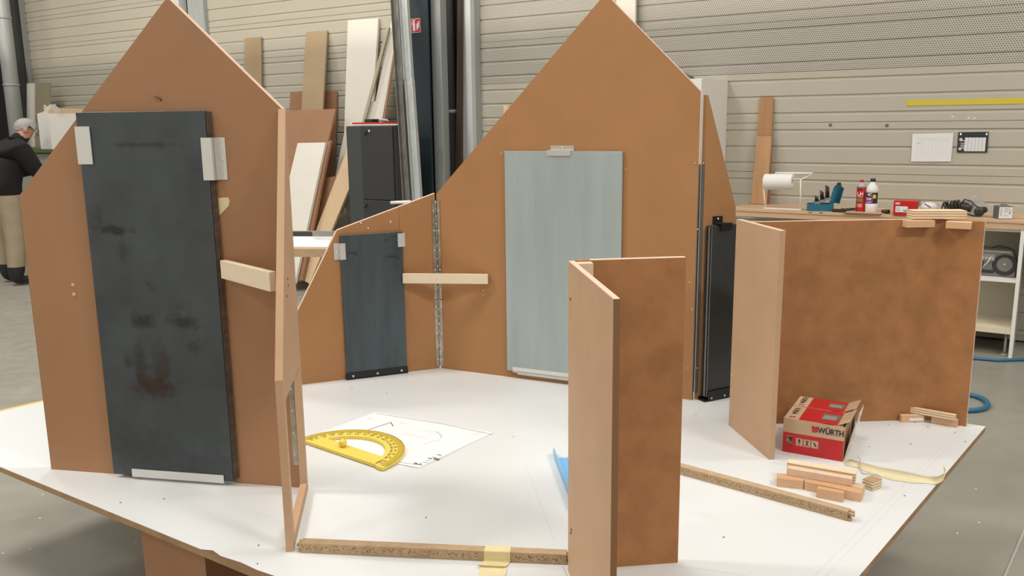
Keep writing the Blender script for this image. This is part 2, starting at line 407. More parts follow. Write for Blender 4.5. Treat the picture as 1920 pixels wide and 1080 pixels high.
# chipped laminate on the near edge
mb = MB()
e0, e1 = TABLE[0], TABLE[1]; L01 = (e1 - e0).length; F0 = gframe(e0, e1)
def on_edge(px): 
    q = F0.inverted() @ onz(px, 875 + .41 * px, T); return q.x
x0 = on_edge(378)
ch = [(x0, 0), (x0 + .03, .012), (x0 + .07, .004), (x0 + .14, .010), (x0 + .2, .007), (x0 + .27, .011), (x0 + .3, 0)]
mb.prism(frame(F0 @ V((0, 0, T)), F0.to_3x3() @ V((1, 0, 0)), F0.to_3x3() @ V((0, 1, 0))), [(a, b - .0006) for a, b in ch], -.0006, .0002)
mb.build('chipped_edge', 'mdf_dark_edge', tl)
# pencil lines marked on the table
def pline(pxs, w, m, parent, z=T, name='pencil_line'):
    mb = MB()
    for (a, b) in zip(pxs, pxs[1:]):
        A, B = onz(*a, z), onz(*b, z); dv = (B - A).normalized(); n = V((-dv.y, dv.x, 0)) * (w / 2)
        mb.add([A - n + ZU * .0003, B - n + ZU * .0003, B + n + ZU * .0003, A + n + ZU * .0003], [(0, 1, 2, 3)])
    return mb.build(name, m, parent)
for l in ([(1799, 803), (1528, 1080)], [(1807, 806), (1549, 1080)], [(1190, 800 + 20), (1000 + 40, 1010)], [(1055, 1062), (1064, 1080)], [(1275, 1062), (1400, 1079)], [(330, 905), (545, 985)], [(1440, 866), (1530, 884)]):
    if l[0] == (1190, 820): l = [(985, 870), (1040, 1015)]
    pline(l, .0016, 'ink_faint' if l[0][0] != 1055 else 'ink_soft', tl)

# ------------------------------------------------------------------ screws, brackets, hinges on panels
def screw(F, x, z, parent, y=0, r=.005, m='screw_steel', name='screw'):
    mb = MB(); Fs = frame(F @ V((x, y, z)), F.to_3x3() @ V((1, 0, 0)), F.to_3x3() @ V((0, -1, 0)))
    mb.lathe(Fs, [(r, -.001), (r, .0012), (r * .6, .0024), (r * .35, .0024), (r * .3, .001), (.0001, .001)], 8)
    return mb.build(name, m, parent)
def zbracket(F, a, b, depth, side, parent, name='bracket', m='aluminium', foot=.02, lap=.02, t=.003):
    """Z profile: foot on the panel, web standing off by depth, lap over the sheet. side: l/r/t/b of the sheet."""
    (x0, z0), (x1, z1) = a, b; mb = MB(); e = -.0005
    if side == 'r':
        w = x0 + lap; mb.box(F, x0, w, -depth - t, -depth, z0, z1).box(F, w, w + t, -depth - t, e, z0, z1).box(F, w, w + foot, -t, e, z0, z1).box(F, w + t + .001, w + .006, -depth * .6, -t, z0, z1)
    if side == 'l':
        w = x1 - lap; mb.box(F, w, x1, -depth - t, -depth, z0, z1).box(F, w - t, w, -depth - t, e, z0, z1).box(F, w - foot, w, -t, e, z0, z1)
    if side == 't':
        w = z0 + lap; mb.box(F, x0, x1, -depth - t, -depth, z0, w).box(F, x0, x1, -depth - t, e, w, w + t).box(F, x0 + .01, x1 + .01, -t, e, w, w + foot).box(F, x0 + .01, x1 + .01, -t - .002, -t, w + foot - .005, w + foot)
    if side == 'b':
        w = z1 - lap; mb.box(F, x0, x1, -depth - t, -depth, w, z1).box(F, x0, x1, -depth - t, e, w - t, w).box(F, x0 + .012, x1 + .02, -t - .004, e, w - foot, w)
    return mb.build(name, m, parent)
def pxpoly(F, pts): return [loc(F, *p) for p in pts]

# ------------------------------------------------------------------ left gable panel
LF = gframe(tz(97, 880), tz(572, 915))
t = thing('gable_panel', 'tall brown gable-shaped board at the left, holding the dark steel sheets', 'panel', tuple(LF.translation))
eL, ap, eR = loc(LF, 33, 368), loc(LF, 313, -5), loc(LF, 525, 205)
wL = loc(LF, 572, 915)[0]
LT = .019
MB().prism(LF, [(0, 0), (wL, 0), (wL, eR[1]), ap, (0, eL[1])], 0, LT).build('board', ['mdf_pink'], t)
MB().prism(LF, [ap, (wL, eR[1]), (wL, eR[1] + .0012), (ap[0], ap[1] + .0012)], 0, LT).build('cut_edge', 'mdf_edge_lit', t)
MB().box(LF, -.0012, 0, 0, LT, 0, eL[1]).build('cut_edge', 'mdf_dark_edge', t)
for p in ((137, 535), (139, 553)): screw(LF, *loc(LF, *p), t, r=.006, m='screw_brass')
nx, nz = loc(LF, 297, 183)
MB().tube([LF @ V((nx - .01, -.006, nz + .006)), LF @ V((nx + .008, -.004, nz - .004)), LF @ V((nx + .008, 0, nz - .008))], .0022, 6).build('bent_nail', 'rust_edge', t)
# stack of steel sheets, front sheet nearest
sx0, sz1 = loc(LF, 152, 211); sx1 = loc(LF, 392, 209)[0]; sz0 = .013
n_sh, th = 4, .0058
for k in range(n_sh):
    y1 = -.002 - k * th; j = (n_sh - 1 - k); xs = sx1 + .003 * j
    mb = MB(); mb.box(LF, sx0 + .002 * j, xs, y1 - th + .0015, y1, sz0 + .002 * j, sz1 - .001 * j)
    lab = ['hindmost dark steel sheet, against the left gable board', 'second dark steel sheet from the left gable board', 'third dark steel sheet, just behind the front one of the left stack', 'front blue-black steel sheet with rusty smudges on the left gable panel'][k]
    front_sheet = mb.build('steel_sheet', 'dark_steel' if k == n_sh - 1 else 'rust_edge', label=lab, cat='steel sheet', group='steel sheets on the left gable', bev=.0006)
dep = .002 + n_sh * th
a, b = locy(LF, 147, 308, -dep), locy(LF, 168, 237, -dep)
zbracket(LF, (b[0] - .017 - .0, a[1]), (b[0], b[1]), dep, 'l', t, lap=b[0] - sx0 + .002, foot=.012)
a, b = locy(LF, 383, 338, -dep), locy(LF, 402, 258, -dep)
br = zbracket(LF, (a[0], a[1]), (b[0], b[1]), dep, 'r', t, lap=max(sx1 + .012 - a[0], .02), foot=.03)
screw(LF, sx1 + .031, loc(LF, 410, 299)[1], t, y=-.003)
a, b = locy(LF, 249, 890, -dep), locy(LF, 420, 895, -dep)
zbracket(LF, (a[0], 0), (b[0], .034), dep, 'b', t, lap=.022, foot=.0115)
# scrap of tape next to the sheets
tp = [loc(LF, *p) for p in ((407, 371), (428, 370), (431, 377), (429, 386), (413, 403), (408, 404))]
MB().prism(LF, tp, -.0012, -.0004).build('masking_tape', 'tape', label='scrap of masking tape beside the left steel sheets', cat='tape')

def stains(m, o, F, y, items, sc=40):
    nt = m.node_tree; L = nt.links; b = nt.nodes['Principled BSDF']; src = b.inputs['Base Color'].links[0].from_socket
    tc = nd(nt, 'ShaderNodeTexCoord'); nz = nd(nt, 'ShaderNodeTexNoise', i_Scale=sc, i_Detail=4); L.new(tc.outputs['Object'], nz.inputs['Vector'])
    for px, py, rx, rz, amt, col in items:
        x, z = locy(F, px, py, y); w = F @ V((x, y, z)) - WL[o.name]; k = .0015
        mp = nd(nt, 'ShaderNodeMapping'); mp.inputs['Location'].default_value = (-w.x / (rx * k), 0, -w.z / (rz * k)); mp.inputs['Scale'].default_value = (1 / (rx * k), 0, 1 / (rz * k)); L.new(tc.outputs['Object'], mp.inputs['Vector'])
        ln = nd(nt, 'ShaderNodeVectorMath', operation='LENGTH'); L.new(mp.outputs[0], ln.inputs[0])
        ad = nd(nt, 'ShaderNodeMath', operation='MULTIPLY_ADD'); L.new(nz.outputs[0], ad.inputs[0]); ad.inputs[1].default_value = 1.6; L.new(ln.outputs['Value'], ad.inputs[2])
        r = nd(nt, 'ShaderNodeMapRange', i_1=1.15, i_2=1.9, i_3=amt, i_4=0); L.new(ad.outputs[0], r.inputs[0])
        mx = nd(nt, 'ShaderNodeMix', data_type='RGBA'); L.new(r.outputs[0], mx.inputs[0]); L.new(src, mx.inputs[6]); mx.inputs[7].default_value = (*col, 1); src = mx.outputs[2]
    L.new(src, b.inputs['Base Color'])
stains(M('dark_steel'), front_sheet, LF, -.03, [(212, 432, 42, 12, .9, (.03, .027, .025)), (270, 272, 80, 6, .7, (.035, .037, .04)), (262, 602, 34, 18, .8, (.03, .03, .03)), (342, 605, 38, 18, .8, (.03, .03, .03)), (262, 690, 16, 60, .6, (.035, .03, .026)), (290, 728, 50, 26, .85, (.05, .03, .022)), (300, 690, 22, 55, .6, (.045, .03, .022)), (335, 575, 30, 16, .5, (.06, .055, .045)), (228, 470, 10, 30, .5, (.035, .03, .03)), (390, 880, 90, 40, .5, (.045, .048, .05)), (290, 860, 90, 60, .5, (.045, .048, .05))])

# ------------------------------------------------------------------ side panel with doorway, hinged to the left gable
J0, J1 = tz(578, 916), tz(551, 1034)
JF = gframe(J1, J0)                       # x from the near end to the far end
wJ = (J0 - J1).length
jt = thing('doorway_panel', 'narrow board with a cut-out doorway and sloping top beside the left gable', 'panel', tuple(J1))
zn, zf = .447, 1.095; zop = .388
st, rl = .030, .03
slope = (zf - zn) / wJ
JTH = .019
mb = MB()
mb.prism(JF, [(0, 0), (st, 0), (st, zop - .0), (0, zop)], 0, JTH)
mb.prism(JF, [(st, 0), (wJ - st, 0), (wJ - st, rl), (st, rl)], 0, JTH)
mb.prism(JF, [(wJ - st, 0), (wJ, 0), (wJ, zop), (wJ - st, zop)], 0, JTH)
mb.prism(JF, [(0, zop), (wJ, zop), (wJ, zf), (0, zn)], 0, JTH)
mb.build('board', 'mdf_light', jt)
for p in ((539, 523), (540, 535), (538, 555)):
    screw(JF, *locy(JF, p[0], p[1], 0), jt, r=.003, m='rust_edge')
# hinge between gable and doorway panel, seen through the opening
def hinge(F, x, z0, z1, parent, w=.014, nscr=5, gap=.003, both=True):
    mb = MB(); mb.box(F, x - w - gap, x - gap, -.0025, -.0003, z0, z1).build('hinge_leaf', 'hinge_steel', parent)
    mb = MB()
    for i in range(nscr):
        screw(F, x - gap - w * .5, z0 + (z1 - z0) * (i + .5) / nscr, parent, y=-.0025, r=.0035)
hx = wL - .012
z0_, z1_ = loc(LF, 566, 872)[1], loc(LF, 556, 700)[1]
hinge(LF, hx, z0_, z1_ + .12, t, w=.016, nscr=6)

# batten bracing gable and doorway panel
A = locy(LF, 423, 486, -.002); 
A3 = LF @ V((A[0], -.002, A[1]))
B3 = onpl(523, 520, JF.translation - (JF.to_3x3() @ V((0, .001, 0))), JF.to_3x3() @ V((0, 1, 0)))
bz1 = A[1]; bh = .05
# horizontal batten from the gable face to the doorway panel's face
Pa = LF @ V((A[0], -.004, 0)); Pb = JF @ V((wJ * .52, JTH + .004, 0))
for it in range(1): pass
F = gframe(V((Pa.x, Pa.y, 0)), V((Pb.x, Pb.y, 0)))
Lb = (V((Pb.x, Pb.y, 0)) - V((Pa.x, Pa.y, 0))).length
za = A[1] + T
MB().box(F, .004, Lb - .012, -.018, 0, za - .052, za).build('wooden_batten', ['pale_wood'], label='pale wooden batten bracing the left gable to the doorway panel', cat='batten', bev=.001)

# ------------------------------------------------------------------ back left panel (sloping) and back gable, hinged together
H, B0, B1 = tz(826, 690), tz(568, 721), tz(1297, 750)
F1 = gframe(B0, H); wB = (H - B0).length
t1 = thing('sloping_panel', 'low brown board with a sloping top behind the protractor, left of the hinge', 'panel', tuple(B0))
top = loc(F1, 815, 363); k1, k2 = loc(F1, 632, 432), loc(F1, 560, 580)
sl = (k1[0] - k2[0]) / (k1[1] - k2[1]); xb = k2[0] - sl * k2[1]
MB().prism(F1, [(xb, 0), (wB - .004, 0), (wB - .004, top[1]), k1], 0, .019).build('board', 'mdf', t1)
MB().prism(F1, [k1, (wB - .004, top[1]), (wB - .004, top[1] + .0015), (k1[0], k1[1] + .0015)], 0, .019).build('cut_edge', 'mdf_edge_lit', t1)
MB().prism(F1, [(xb, 0), k1, (k1[0] - .0015, k1[1] + .001), (xb - .0015, 0)], 0, .019).build('cut_edge', 'mdf_edge_lit', t1)
for p in ((677, 418), (690, 428), (732, 416)): screw(F1, *loc(F1, *p), t1, r=.004, m='screw_steel')
x_s = loc(F1, 748, 420)[0]
MB().box(F1, x_s, x_s + .0012, -.0004, 0, .62, loc(F1, 748, 387)[1]).build('board_joint', 'mdf_dark_edge', t1)
# steel sheet on it
a, b = loc(F1, 639, 703), loc(F1, 753, 434)
c = loc(F1, 636, 437)
sheet_b = MB().box(F1, c[0], b[0], -.012, -.002, .024, b[1]).build('steel_sheet', 'blue_steel', label='blue-grey steel sheet on the low sloping board behind the protractor', cat='steel sheet', bev=.0008)
stains(M('blue_steel'), sheet_b, F1, -.012, [(660, 474, 18, 4, .7, (.03, .04, .045)), (668, 478, 8, 3, .7, (.03, .04, .045)), (735, 481, 20, 4, .8, (.03, .04, .045)), (745, 484, 8, 3, .8, (.03, .04, .045)), (738, 443, 14, 3, .6, (.03, .04, .045)), (725, 450, 10, 3, .5, (.03, .04, .045))], 70)
p0, p1 = locy(F1, 628, 488, -.013), locy(F1, 647, 456, -.013)
zbracket(F1, p0, p1, .0135, 'l', t1, lap=p1[0] - c[0] + .001, foot=max(c[0] - p0[0], .02)); screw(F1, c[0] - .014, (p0[1] + p1[1]) / 2, t1, y=-.003, r=.005)
p0, p1 = locy(F1, 746, 463, -.013), locy(F1, 757, 437, -.013)
zbracket(F1, p0, p1, .0135, 'r', t1, lap=b[0] - p0[0] + .001, foot=.012)
p0, p1 = loc(F1, 638, 712), loc(F1, 757, 698)
MB().box(F1, c[0] - .002, b[0] + .002, -.006, -.0005, .003, .023).box(F1, c[0] - .002, b[0] + .002, -.017, -.0125, .003, .03).box(F1, c[0] - .002, b[0] + .002, -.017, -.0005, .001, .005).build('bottom_bracket', 'black_paint', t1)
for f_ in (.1, .5, .9): screw(F1, c[0] + (b[0] - c[0]) * f_, .015, t1, y=-.017, r=.005)

F2 = gframe(H, B1); wG = (B1 - H).length
t2 = thing('gable_panel', 'large brown gable-shaped board at the back, holding the pale grey sheet', 'panel', tuple(H))
g_top, g_ap, g_eR = loc(F2, 815, 363), loc(F2, 1135, -12), loc(F2, 1313, 172)
MB().prism(F2, [(.004, 0), (wG, 0), (wG, g_eR[1]), g_ap, (.004, g_top[1])], 0, .019).build('board', 'mdf', t2)
MB().prism(F2, [g_ap, (wG, g_eR[1]), (wG, g_eR[1] + .0015), (g_ap[0], g_ap[1] + .0015)], 0, .019).build('cut_edge', 'mdf_edge_lit', t2)
zh_ = loc(F2, 1310, 308)[1]
MB().box(F2, wG, wG + .001, 0, .019, zh_, g_eR[1]).build('cut_edge', 'white_paint', t2)  # bright line at the gap, painted on as a white edge
MB().box(F2, wG - .0005, wG + .003, -.0005, .0195, .03, zh_ - .001).build('hinge_leaf', 'galv_dark', t2)
xs_ = loc(F2, 949, 283)[0]; zs_ = loc(F2, 949, 204)[1]
MB().box(F2, xs_, xs_ + .001, -.0003, .0, .9, zs_ - .001).build('board_joint', 'brown_board', t2)
pz = loc(F2, 940, 197)
MB().box(F2, pz[0], pz[0] + .022, .0195, .055, pz[1] - .35, pz[1]).build('backing_batten', 'pink_wood', t2)
for p in ((940, 288), (1173, 318), (906, 545), (906, 553), (1303, 306), (1293, 530), (1298, 580), (1290, 690)): screw(F2, *loc(F2, *p), t2, r=.0038, m='screw_brass')
# hinge leaves at the fold
hz0, hz1, hzm = .004, loc(F2, 820, 376)[1], loc(F2, 822, 560)[1]
for z0, z1 in ((.012, hzm - .004), (hzm, hz1)):
    MB().box(F1, wB - .020, wB - .006, -.0028, -.0004, z0, z1).build('hinge_leaf', 'hinge_steel', t1)
    MB().box(F2, .006, .019, -.0028, -.0004, z0, z1).build('hinge_leaf', 'hinge_steel', t2)
    mb = MB(); kn = int((z1 - z0) / .03)
    for i in range(kn):
        zz = z0 + (z1 - z0) * i / kn; mb.tube([F2 @ V((.001, -.004, zz + .001)), F2 @ V((.001, -.004, zz + (z1 - z0) / kn - .0015))], .003, 6)
    mb.build('hinge_knuckle', 'hinge_steel', t2)
    for i in range(5):
        zz = z0 + (z1 - z0) * (i + .5) / 5
        screw(F1, wB - .013, zz, t1, y=-.0028, r=.0036); screw(F2, .0125, zz, t2, y=-.0028, r=.0036)
# pale sheet with its clips
a, b = loc(F2, 948, 283), loc(F2, 1169, 285); zb = loc(F2, 948, 692)[1]
MB().box(F2, a[0], b[0], -.012, -.0025, zb, a[1]).build('zinc_sheet', ['zinc'], label='pale blue-grey metal sheet on the back gable panel', cat='metal sheet', bev=.001)
p0, p1 = locy(F2, 1026, 292, -.013), locy(F2, 1070, 283, -.013)
zbracket(F2, (p0[0], p0[1]), (p1[0], p1[1]), .0135, 't', t2, lap=a[1] - p0[1] + .001, foot=.02); screw(F2, (p0[0] + p1[0]) / 2 + .01, a[1] + .013, t2, y=-.005, r=.004)
p0 = locy(F2, 962, 690, -.013)
MB().box(F2, p0[0], b[0] - .03, -.017, -.0125, zb + .002, zb + .018).box(F2, p0[0], b[0] - .03, -.017, -.0005, zb - .004, zb - .0005).box(F2, p0[0] + .02, b[0] - .03, -.010, -.0005, zb - .014, zb - .004).build('bracket', 'alu_white', t2)
for f_ in (.12, .42, .8): screw(F2, p0[0] + (b[0] - p0[0]) * f_, zb - .009, t2, y=-.01, r=.0025)
# batten across the fold
q0, q1 = loc(F1, 755, 520), locy(F2, 907, 520, -.045)
z0, z1 = loc(F1, 757, 529)[1], loc(F1, 757, 511)[1]
Pa, Pb = F1 @ V((q0[0], -.0135, 0)), F2 @ V((q1[0], -.004, 0))
F = gframe(V((Pa.x, Pa.y, 0)), V((Pb.x, Pb.y, 0)))
MB().box(F, 0, (Pb - Pa).length, -.016, -.001, T + z0, T + z1).build('wooden_batten', 'pale_wood', label='pale wooden batten bridging the hinged fold of the back panels', cat='batten', bev=.001)

# ------------------------------------------------------------------ narrow right panel behind, with black sheets
R0, R1 = tz(1304, 750.5), tz(1366, 738)
F3 = gframe(R0, R1); wR = (R1 - R0).length
t3 = thing('narrow_panel', 'narrow pointed brown board hinged to the right end of the back gable', 'panel', tuple(R0))
tp_, kk = loc(F3, 1320, 178), loc(F3, 1375, 390)
MB().prism(F3, [(.011, 0), (wR + .02, 0), (kk[0] + .012, kk[1]), (tp_[0] + .02, tp_[1]), (.011, tp_[1])], 0, .019).build('board', 'mdf', t3)
MB().box(F3, -.003, .02, .0002, .004, .03, loc(F3, 1310, 310)[1]).build('hinge_leaf', 'galv_dark', t3)
for p in ((1319, 306), (1308, 430), (1307, 690)): screw(F3, *loc(F3, *p), t3, r=.0035, m='screw_brass')
a, b = loc(F3, 1313, 735), loc(F3, 1371, 418)
nS = 5
for k in range(nS):
    y1 = -.003 - k * .006; x0 = a[0] + .003 * ((k * 2) % 3) - .0
    sh_ = MB().box(F3, x0, b[0] - .002, y1 - .0045, y1, .016, b[1] - .002 * ((k + 1) % 2)).build('steel_sheet', ['black_sheet'], label=['hindmost', 'second', 'third', 'fourth', 'front'][k] + ' sheet of the black stack on the narrow right panel', cat='steel sheet', group='black sheets on the narrow panel', bev=.0008)
    if k: MB().box(F3, x0 - .0007, x0 - .0001, y1 - .0042, y1 - .0003, .018, b[1] - .004).build('ground_edge', 'sheet_edge', sh_)
dS = .003 + nS * .006
p0 = locy(F3, 1337, 428, -dS - .003)[1]
zt = b[1]
MB().box(F3, .055, .10, -.004, -.0005, zt + .006, zt + .03).box(F3, .055, .10, -dS - .004, -.0005, zt + .003, zt + .0065).box(F3, .064, .118, -dS - .005, -dS - .001, zt - .018, zt + .0065).build('top_bracket', 'black_paint', t3)
screw(F3, .078, zt + .02, t3, y=-.004, r=.004)
MB().box(F3, .012, wR + .005, -.006, -.0005, .002, .015).box(F3, .012, wR + .005, -dS - .004, -.0005, .001, .006).box(F3, .03, wR + .012, -dS - .006, -dS - .001, .001, .04).build('bottom_bracket', 'black_paint', t3)
for xx in (.045, .11): screw(F3, xx, .012, t3, y=-dS - .006, r=.0045)

# ------------------------------------------------------------------ front corner panel (two boards and a corner post)
f0, f2 = tz(1065, 1070), tz(1271, 1055)
hF = .748
f1 = onz(1150, 561, T + hF); f1 = V((f1.x, f1.y, T))
t4 = thing('corner_panel', 'freestanding brown corner of two boards standing nearest to the camera', 'panel', tuple(f0))
G1 = gframe(f0, f2)
MB().box(G1, .02, (f2 - f0).length, 0, .018, 0, hF).build('rear_board', 'mdf_mottled', t4, bev=.0006)
G2 = gframe(f0, f1); lw = (f1 - f0).length
MB().box(G2, 0, lw, 0, .0125, 0, hF).build('wing_board', 'mdf_light', t4, bev=.0006)
MB().box(G2, lw, lw + .0008, .0003, .0122, .0005, hF - .0005).build('cut_edge', mat('shaded_edge', (.21, .105, .045), .8), t4)  # darker than the other cut edges, its shade painted into the colour
MB().box(G2, .002, .03, .013, .05, .0, hF - .002).build('corner_post', 'pink_wood', t4)
MB().box(G2, 0, lw, .0005, .012, hF, hF + .0008).build('cut_edge', 'mdf_edge_lit', t4)
MB().box(G1, .05, (f2 - f0).length - .001, .0005, .0175, hF, hF + .0008).build('cut_edge', 'mdf_edge_lit', t4)
for p in ((1070, 561), (1072, 993), (1071, 999)): screw(G2, *loc(G2, *p), t4, r=.003, m='rust_edge')

# ------------------------------------------------------------------ right hand three-sided panel
u0, u1, u2, u3 = tz(1366, 797), tz(1442, 862), tz(1732, 787), tz(1811, 800)
hU = .715
t5 = thing('three_sided_panel', 'low brown three-sided screen of boards at the right of the table', 'panel', tuple(u0))
G = gframe(u0, u2); G_u = G
MB().box(G, .018, (u2 - u0).length + .012, 0, .018, 0, hU).build('rear_board', 'mdf_mottled', t5, bev=.0006)
MB().box(G, .02, (u2 - u0).length + .012, .0005, .0175, hU, hU + .0008).build('cut_edge', 'mdf_edge_lit', t5)
Gl = gframe(u0, u1); lw = (u1 - u0).length
MB().box(Gl, 0, lw, 0, .018, 0, hU + .01).build('wing_board', 'mdf_light', t5, bev=.0006)
MB().box(Gl, 0, lw, .0005, .0175, hU + .01, hU + .0108).build('cut_edge', 'mdf_edge_lit', t5)
Gr = gframe(u2, u3); lr = (u3 - u2).length
MB().box(Gr, -.001, lr, -.0, .018, 0, hU - .003).build('wing_board', 'mdf_mottled', t5, bev=.0006)
MB().box(Gr, lr, lr + .001, 0, .018, 0, hU - .003).build('cut_edge', 'mdf_edge_lit', t5)
screw(Gl, *loc(Gl, 1383, 458), t5, r=.003, m='screw_brass')
screw(Gl, *loc(Gl, 1372, 705), t5, r=.003, m='screw_brass')
# blocks screwed to the top corner
def px_block(name, pl, pr, dep, h, m, z, label, group=None, cat='wood block', bev=.001, parent=None):
    A, B = onz(*pl, z), onz(*pr, z); F = gframe(A, B)
    return MB().box(F, 0, (B - A).length, 0.0, dep, 0, h).build(name, m, parent=parent, label=label, cat=None if parent else cat, group=group, bev=bev)
a, b = locy(G_u, 1700, 427, -.034), locy(G_u, 1754, 413, -.034)
MB().box(G_u, a[0], b[0], -.034, -.0005, a[1], hU - .001).build('corner_block', 'pine', t5, bev=.001)
a, b = locy(Gr, 1770, 428, -.034), locy(Gr, 1822, 412, -.034)
MB().box(Gr, a[0] + .004, b[0], -.034, -.0005, a[1], hU - .004).build('corner_block', 'pine', t5, bev=.001)
A, B = onz(1711, 411, T + hU + .001), onz(1813, 411, T + hU + .001); F = gframe(A, B)
MB().box(F, 0, (B - A).length, 0, .06, 0, .028).build('plywood_offcut', 'plywood', label='plywood offcut lying on top of the right three-sided screen', cat='plywood', bev=.0008)

# ------------------------------------------------------------------ things on the table
# plan drawing
q1, q2, q3 = tz(705, 773), tz(925, 812), tz(785, 878); q4 = q1 + q3 - q2
FP = frame(q4 + ZU * .0012, q3 - q4, q1 - q4); pw, ph = (q3 - q4).length, (q1 - q4).length
pp = thing('plan_drawing', 'sheet of white paper with a plan drawing under the yellow protractor', 'paper', tuple((q1 + q3) / 2))
pw2 = pw; inv = FP.inverted()
quad = [(inv @ (p + ZU * .0012)) for p in (q1, q2, q3, q4)]
MB().prism(FP, [(p.x, p.z) for p in quad], -.0003, .0006).build('sheet', 'paper', pp)
for l, m, w in (([(705, 775), (830, 795), (922, 814.5)], 'ink_soft', .003), ([(690, 806), (733, 792), (737, 799)], 'ink', .003), ([(733, 792), (718, 797), (730, 802)], 'ink_faint', .0012), ([(818, 809), (828, 817), (827, 821)], 'ink_soft', .003), ([(818, 809), (780, 806)], 'ink_faint', .001), ([(740, 865), (779, 871)], 'ink_soft', .0025), ([(738, 868), (784, 877)], 'ink_faint', .002), ([(785, 878), (862, 844)], 'ink_faint', .0015), ([(750, 792), (762, 794)], 'ink_faint', .004), ([(885, 816), (905, 809)], 'ink_faint', .002), ([(795, 832), (826, 824)], 'ink_faint', .002), ([(690, 784), (700, 786)], 'ink_faint', .004), ([(755, 812), (800, 822), (812, 812)], 'ink_faint', .001)):
    pline(l, w, m, pp, z=T + .0017, name='drawn_line')
mb = MB()
for k in range(9):
    cc = onz(800 + 3.2 * k, 868 - 1.6 * k, T + .002); r_ = random.uniform(.006, .013)
    c2 = onz(800 + 3.2 * k + random.uniform(-3, 3), 866 - 1.6 * k + random.uniform(-3, 3), T + .002)
    mb.box(frame(c2, q3 - q4, q1 - q4), -.008, .008, -.0004, 0, -r_ / 3, r_ / 3 - .002)
mb.build('title_block', 'ink_soft', pp)
MB().text(frame(onz(783, 870, T + .002), q3 - q4, q1 - q4), '76.D', .016, 0, 0, -.0006, bold=.02).text(frame(onz(818, 861, T + .002), q3 - q4, q1 - q4), 'G8', .018, 0, 0, -.0006, bold=.02).build('lettering', 'ink', pp)

# protractor
po = V((-.558, 2.611, T + .0025)); bd = V((.787, -.617, 0)).normalized(); bu = V((-bd.y, bd.x, 0))
PF = frame(po + ZU * .010, bd, bu); RO, RI, bw = .2035, .142, .062
pt = thing('protractor', 'large yellow blackboard protractor with a knob lying on the table', 'protractor', tuple(po))
N = 48
mb = MB()
def ring(r0, r1, a0, a1, y0, y1, mb, mi=0, n=N):
    for i in range(n):
        a, b = a0 + (a1 - a0) * i / n, a0 + (a1 - a0) * (i + 1) / n
        mb.prism(PF, [(r0 * math.cos(a), r0 * math.sin(a)), (r1 * math.cos(a), r1 * math.sin(a)), (r1 * math.cos(b), r1 * math.sin(b)), (r0 * math.cos(b), r0 * math.sin(b))], y0, y1, mi)
ar = [(RO * math.cos(math.pi * i / N), RO * math.sin(math.pi * i / N)) for i in range(N + 1)]
a_in = math.asin((bw - .01) / RI)
inn = [(RI * math.cos(a_in + (math.pi - 2 * a_in) * i / N), RI * math.sin(a_in + (math.pi - 2 * a_in) * i / N)) for i in range(N + 1)]
# top face and bottom as quads between the outer and the inner outline, plus the bar
outer = ar + [(-RO, -.012), (-RO + .03, -.012), (-RO + .034, -.006), (RO - .034, -.006), (RO - .03, -.012), (RO, -.012)]
vs, fs = [], []
arc_o = [(RO * math.cos(a_in * .6 + (math.pi - 1.2 * a_in) * i / N), RO * math.sin(a_in * .6 + (math.pi - 1.2 * a_in) * i / N)) for i in range(N + 1)]
for i in range(N):
    mb.prism(PF, [inn[i], arc_o[i], arc_o[i + 1], inn[i + 1]], 0, .010)
zc = inn[0][1]
s0 = math.sin(a_in * .6) * RO
mb.prism(PF, [(RO, 0), arc_o[0], inn[0], inn[-1], arc_o[-1], (-RO, 0), (-RO, -.012), (-RO + .03, -.012), (-RO + .034, -.006), (RO - .034, -.006), (RO - .03, -.012), (RO, -.012)], 0, .010)
mb.build('plate', 'plastic_yellow', pt)
mb = MB(); ring(RO - .022, RO + .0002, 0, math.pi, -.0009, .0, mb); mb.build('bevelled_rim', 'plastic_yellow_deep', pt)
mb = MB()
for dg in range(1, 180):
    a = math.radians(dg); l = .008 if dg % 10 == 0 else .005 if dg % 5 == 0 else .0035
    if dg % 2 and dg % 5 and dg < 60: continue
    c, s = math.cos(a), math.sin(a); w = .0005
    mb.prism(PF, [((RO - .001) * c - w * s, (RO - .001) * s + w * c), ((RO - .001) * c + w * s, (RO - .001) * s - w * c), ((RO - l) * c + w * s, (RO - l) * s - w * c), ((RO - l) * c - w * s, (RO - l) * s + w * c)], -.0012, -.0007)
for dg in range(0, 181, 10):
    a = math.radians(min(max(dg, 4), 176)); c, s = math.cos(a), math.sin(a)
    mb.text(PF, str(dg), .0125, (RO - .030) * c, (RO - .030) * s, -.0012, rot=a - math.pi / 2, sx=1.25)
    mb.text(PF, str(180 - dg), .0125, (RO - .043) * c, (RO - .043) * s, -.0012, rot=a - math.pi / 2, sx=1.25)
mb.build('scale_markings', 'ink', pt)
kp = PF.inverted() @ onz(643, 838, T + .012)
MB().ball(PF @ V((kp.x, -.013, kp.z)), .0135, 10).tube([PF @ V((kp.x, .0, kp.z)), PF @ V((kp.x, -.006, kp.z))], .006, 10).build('knob', 'plastic_yellow', pt)

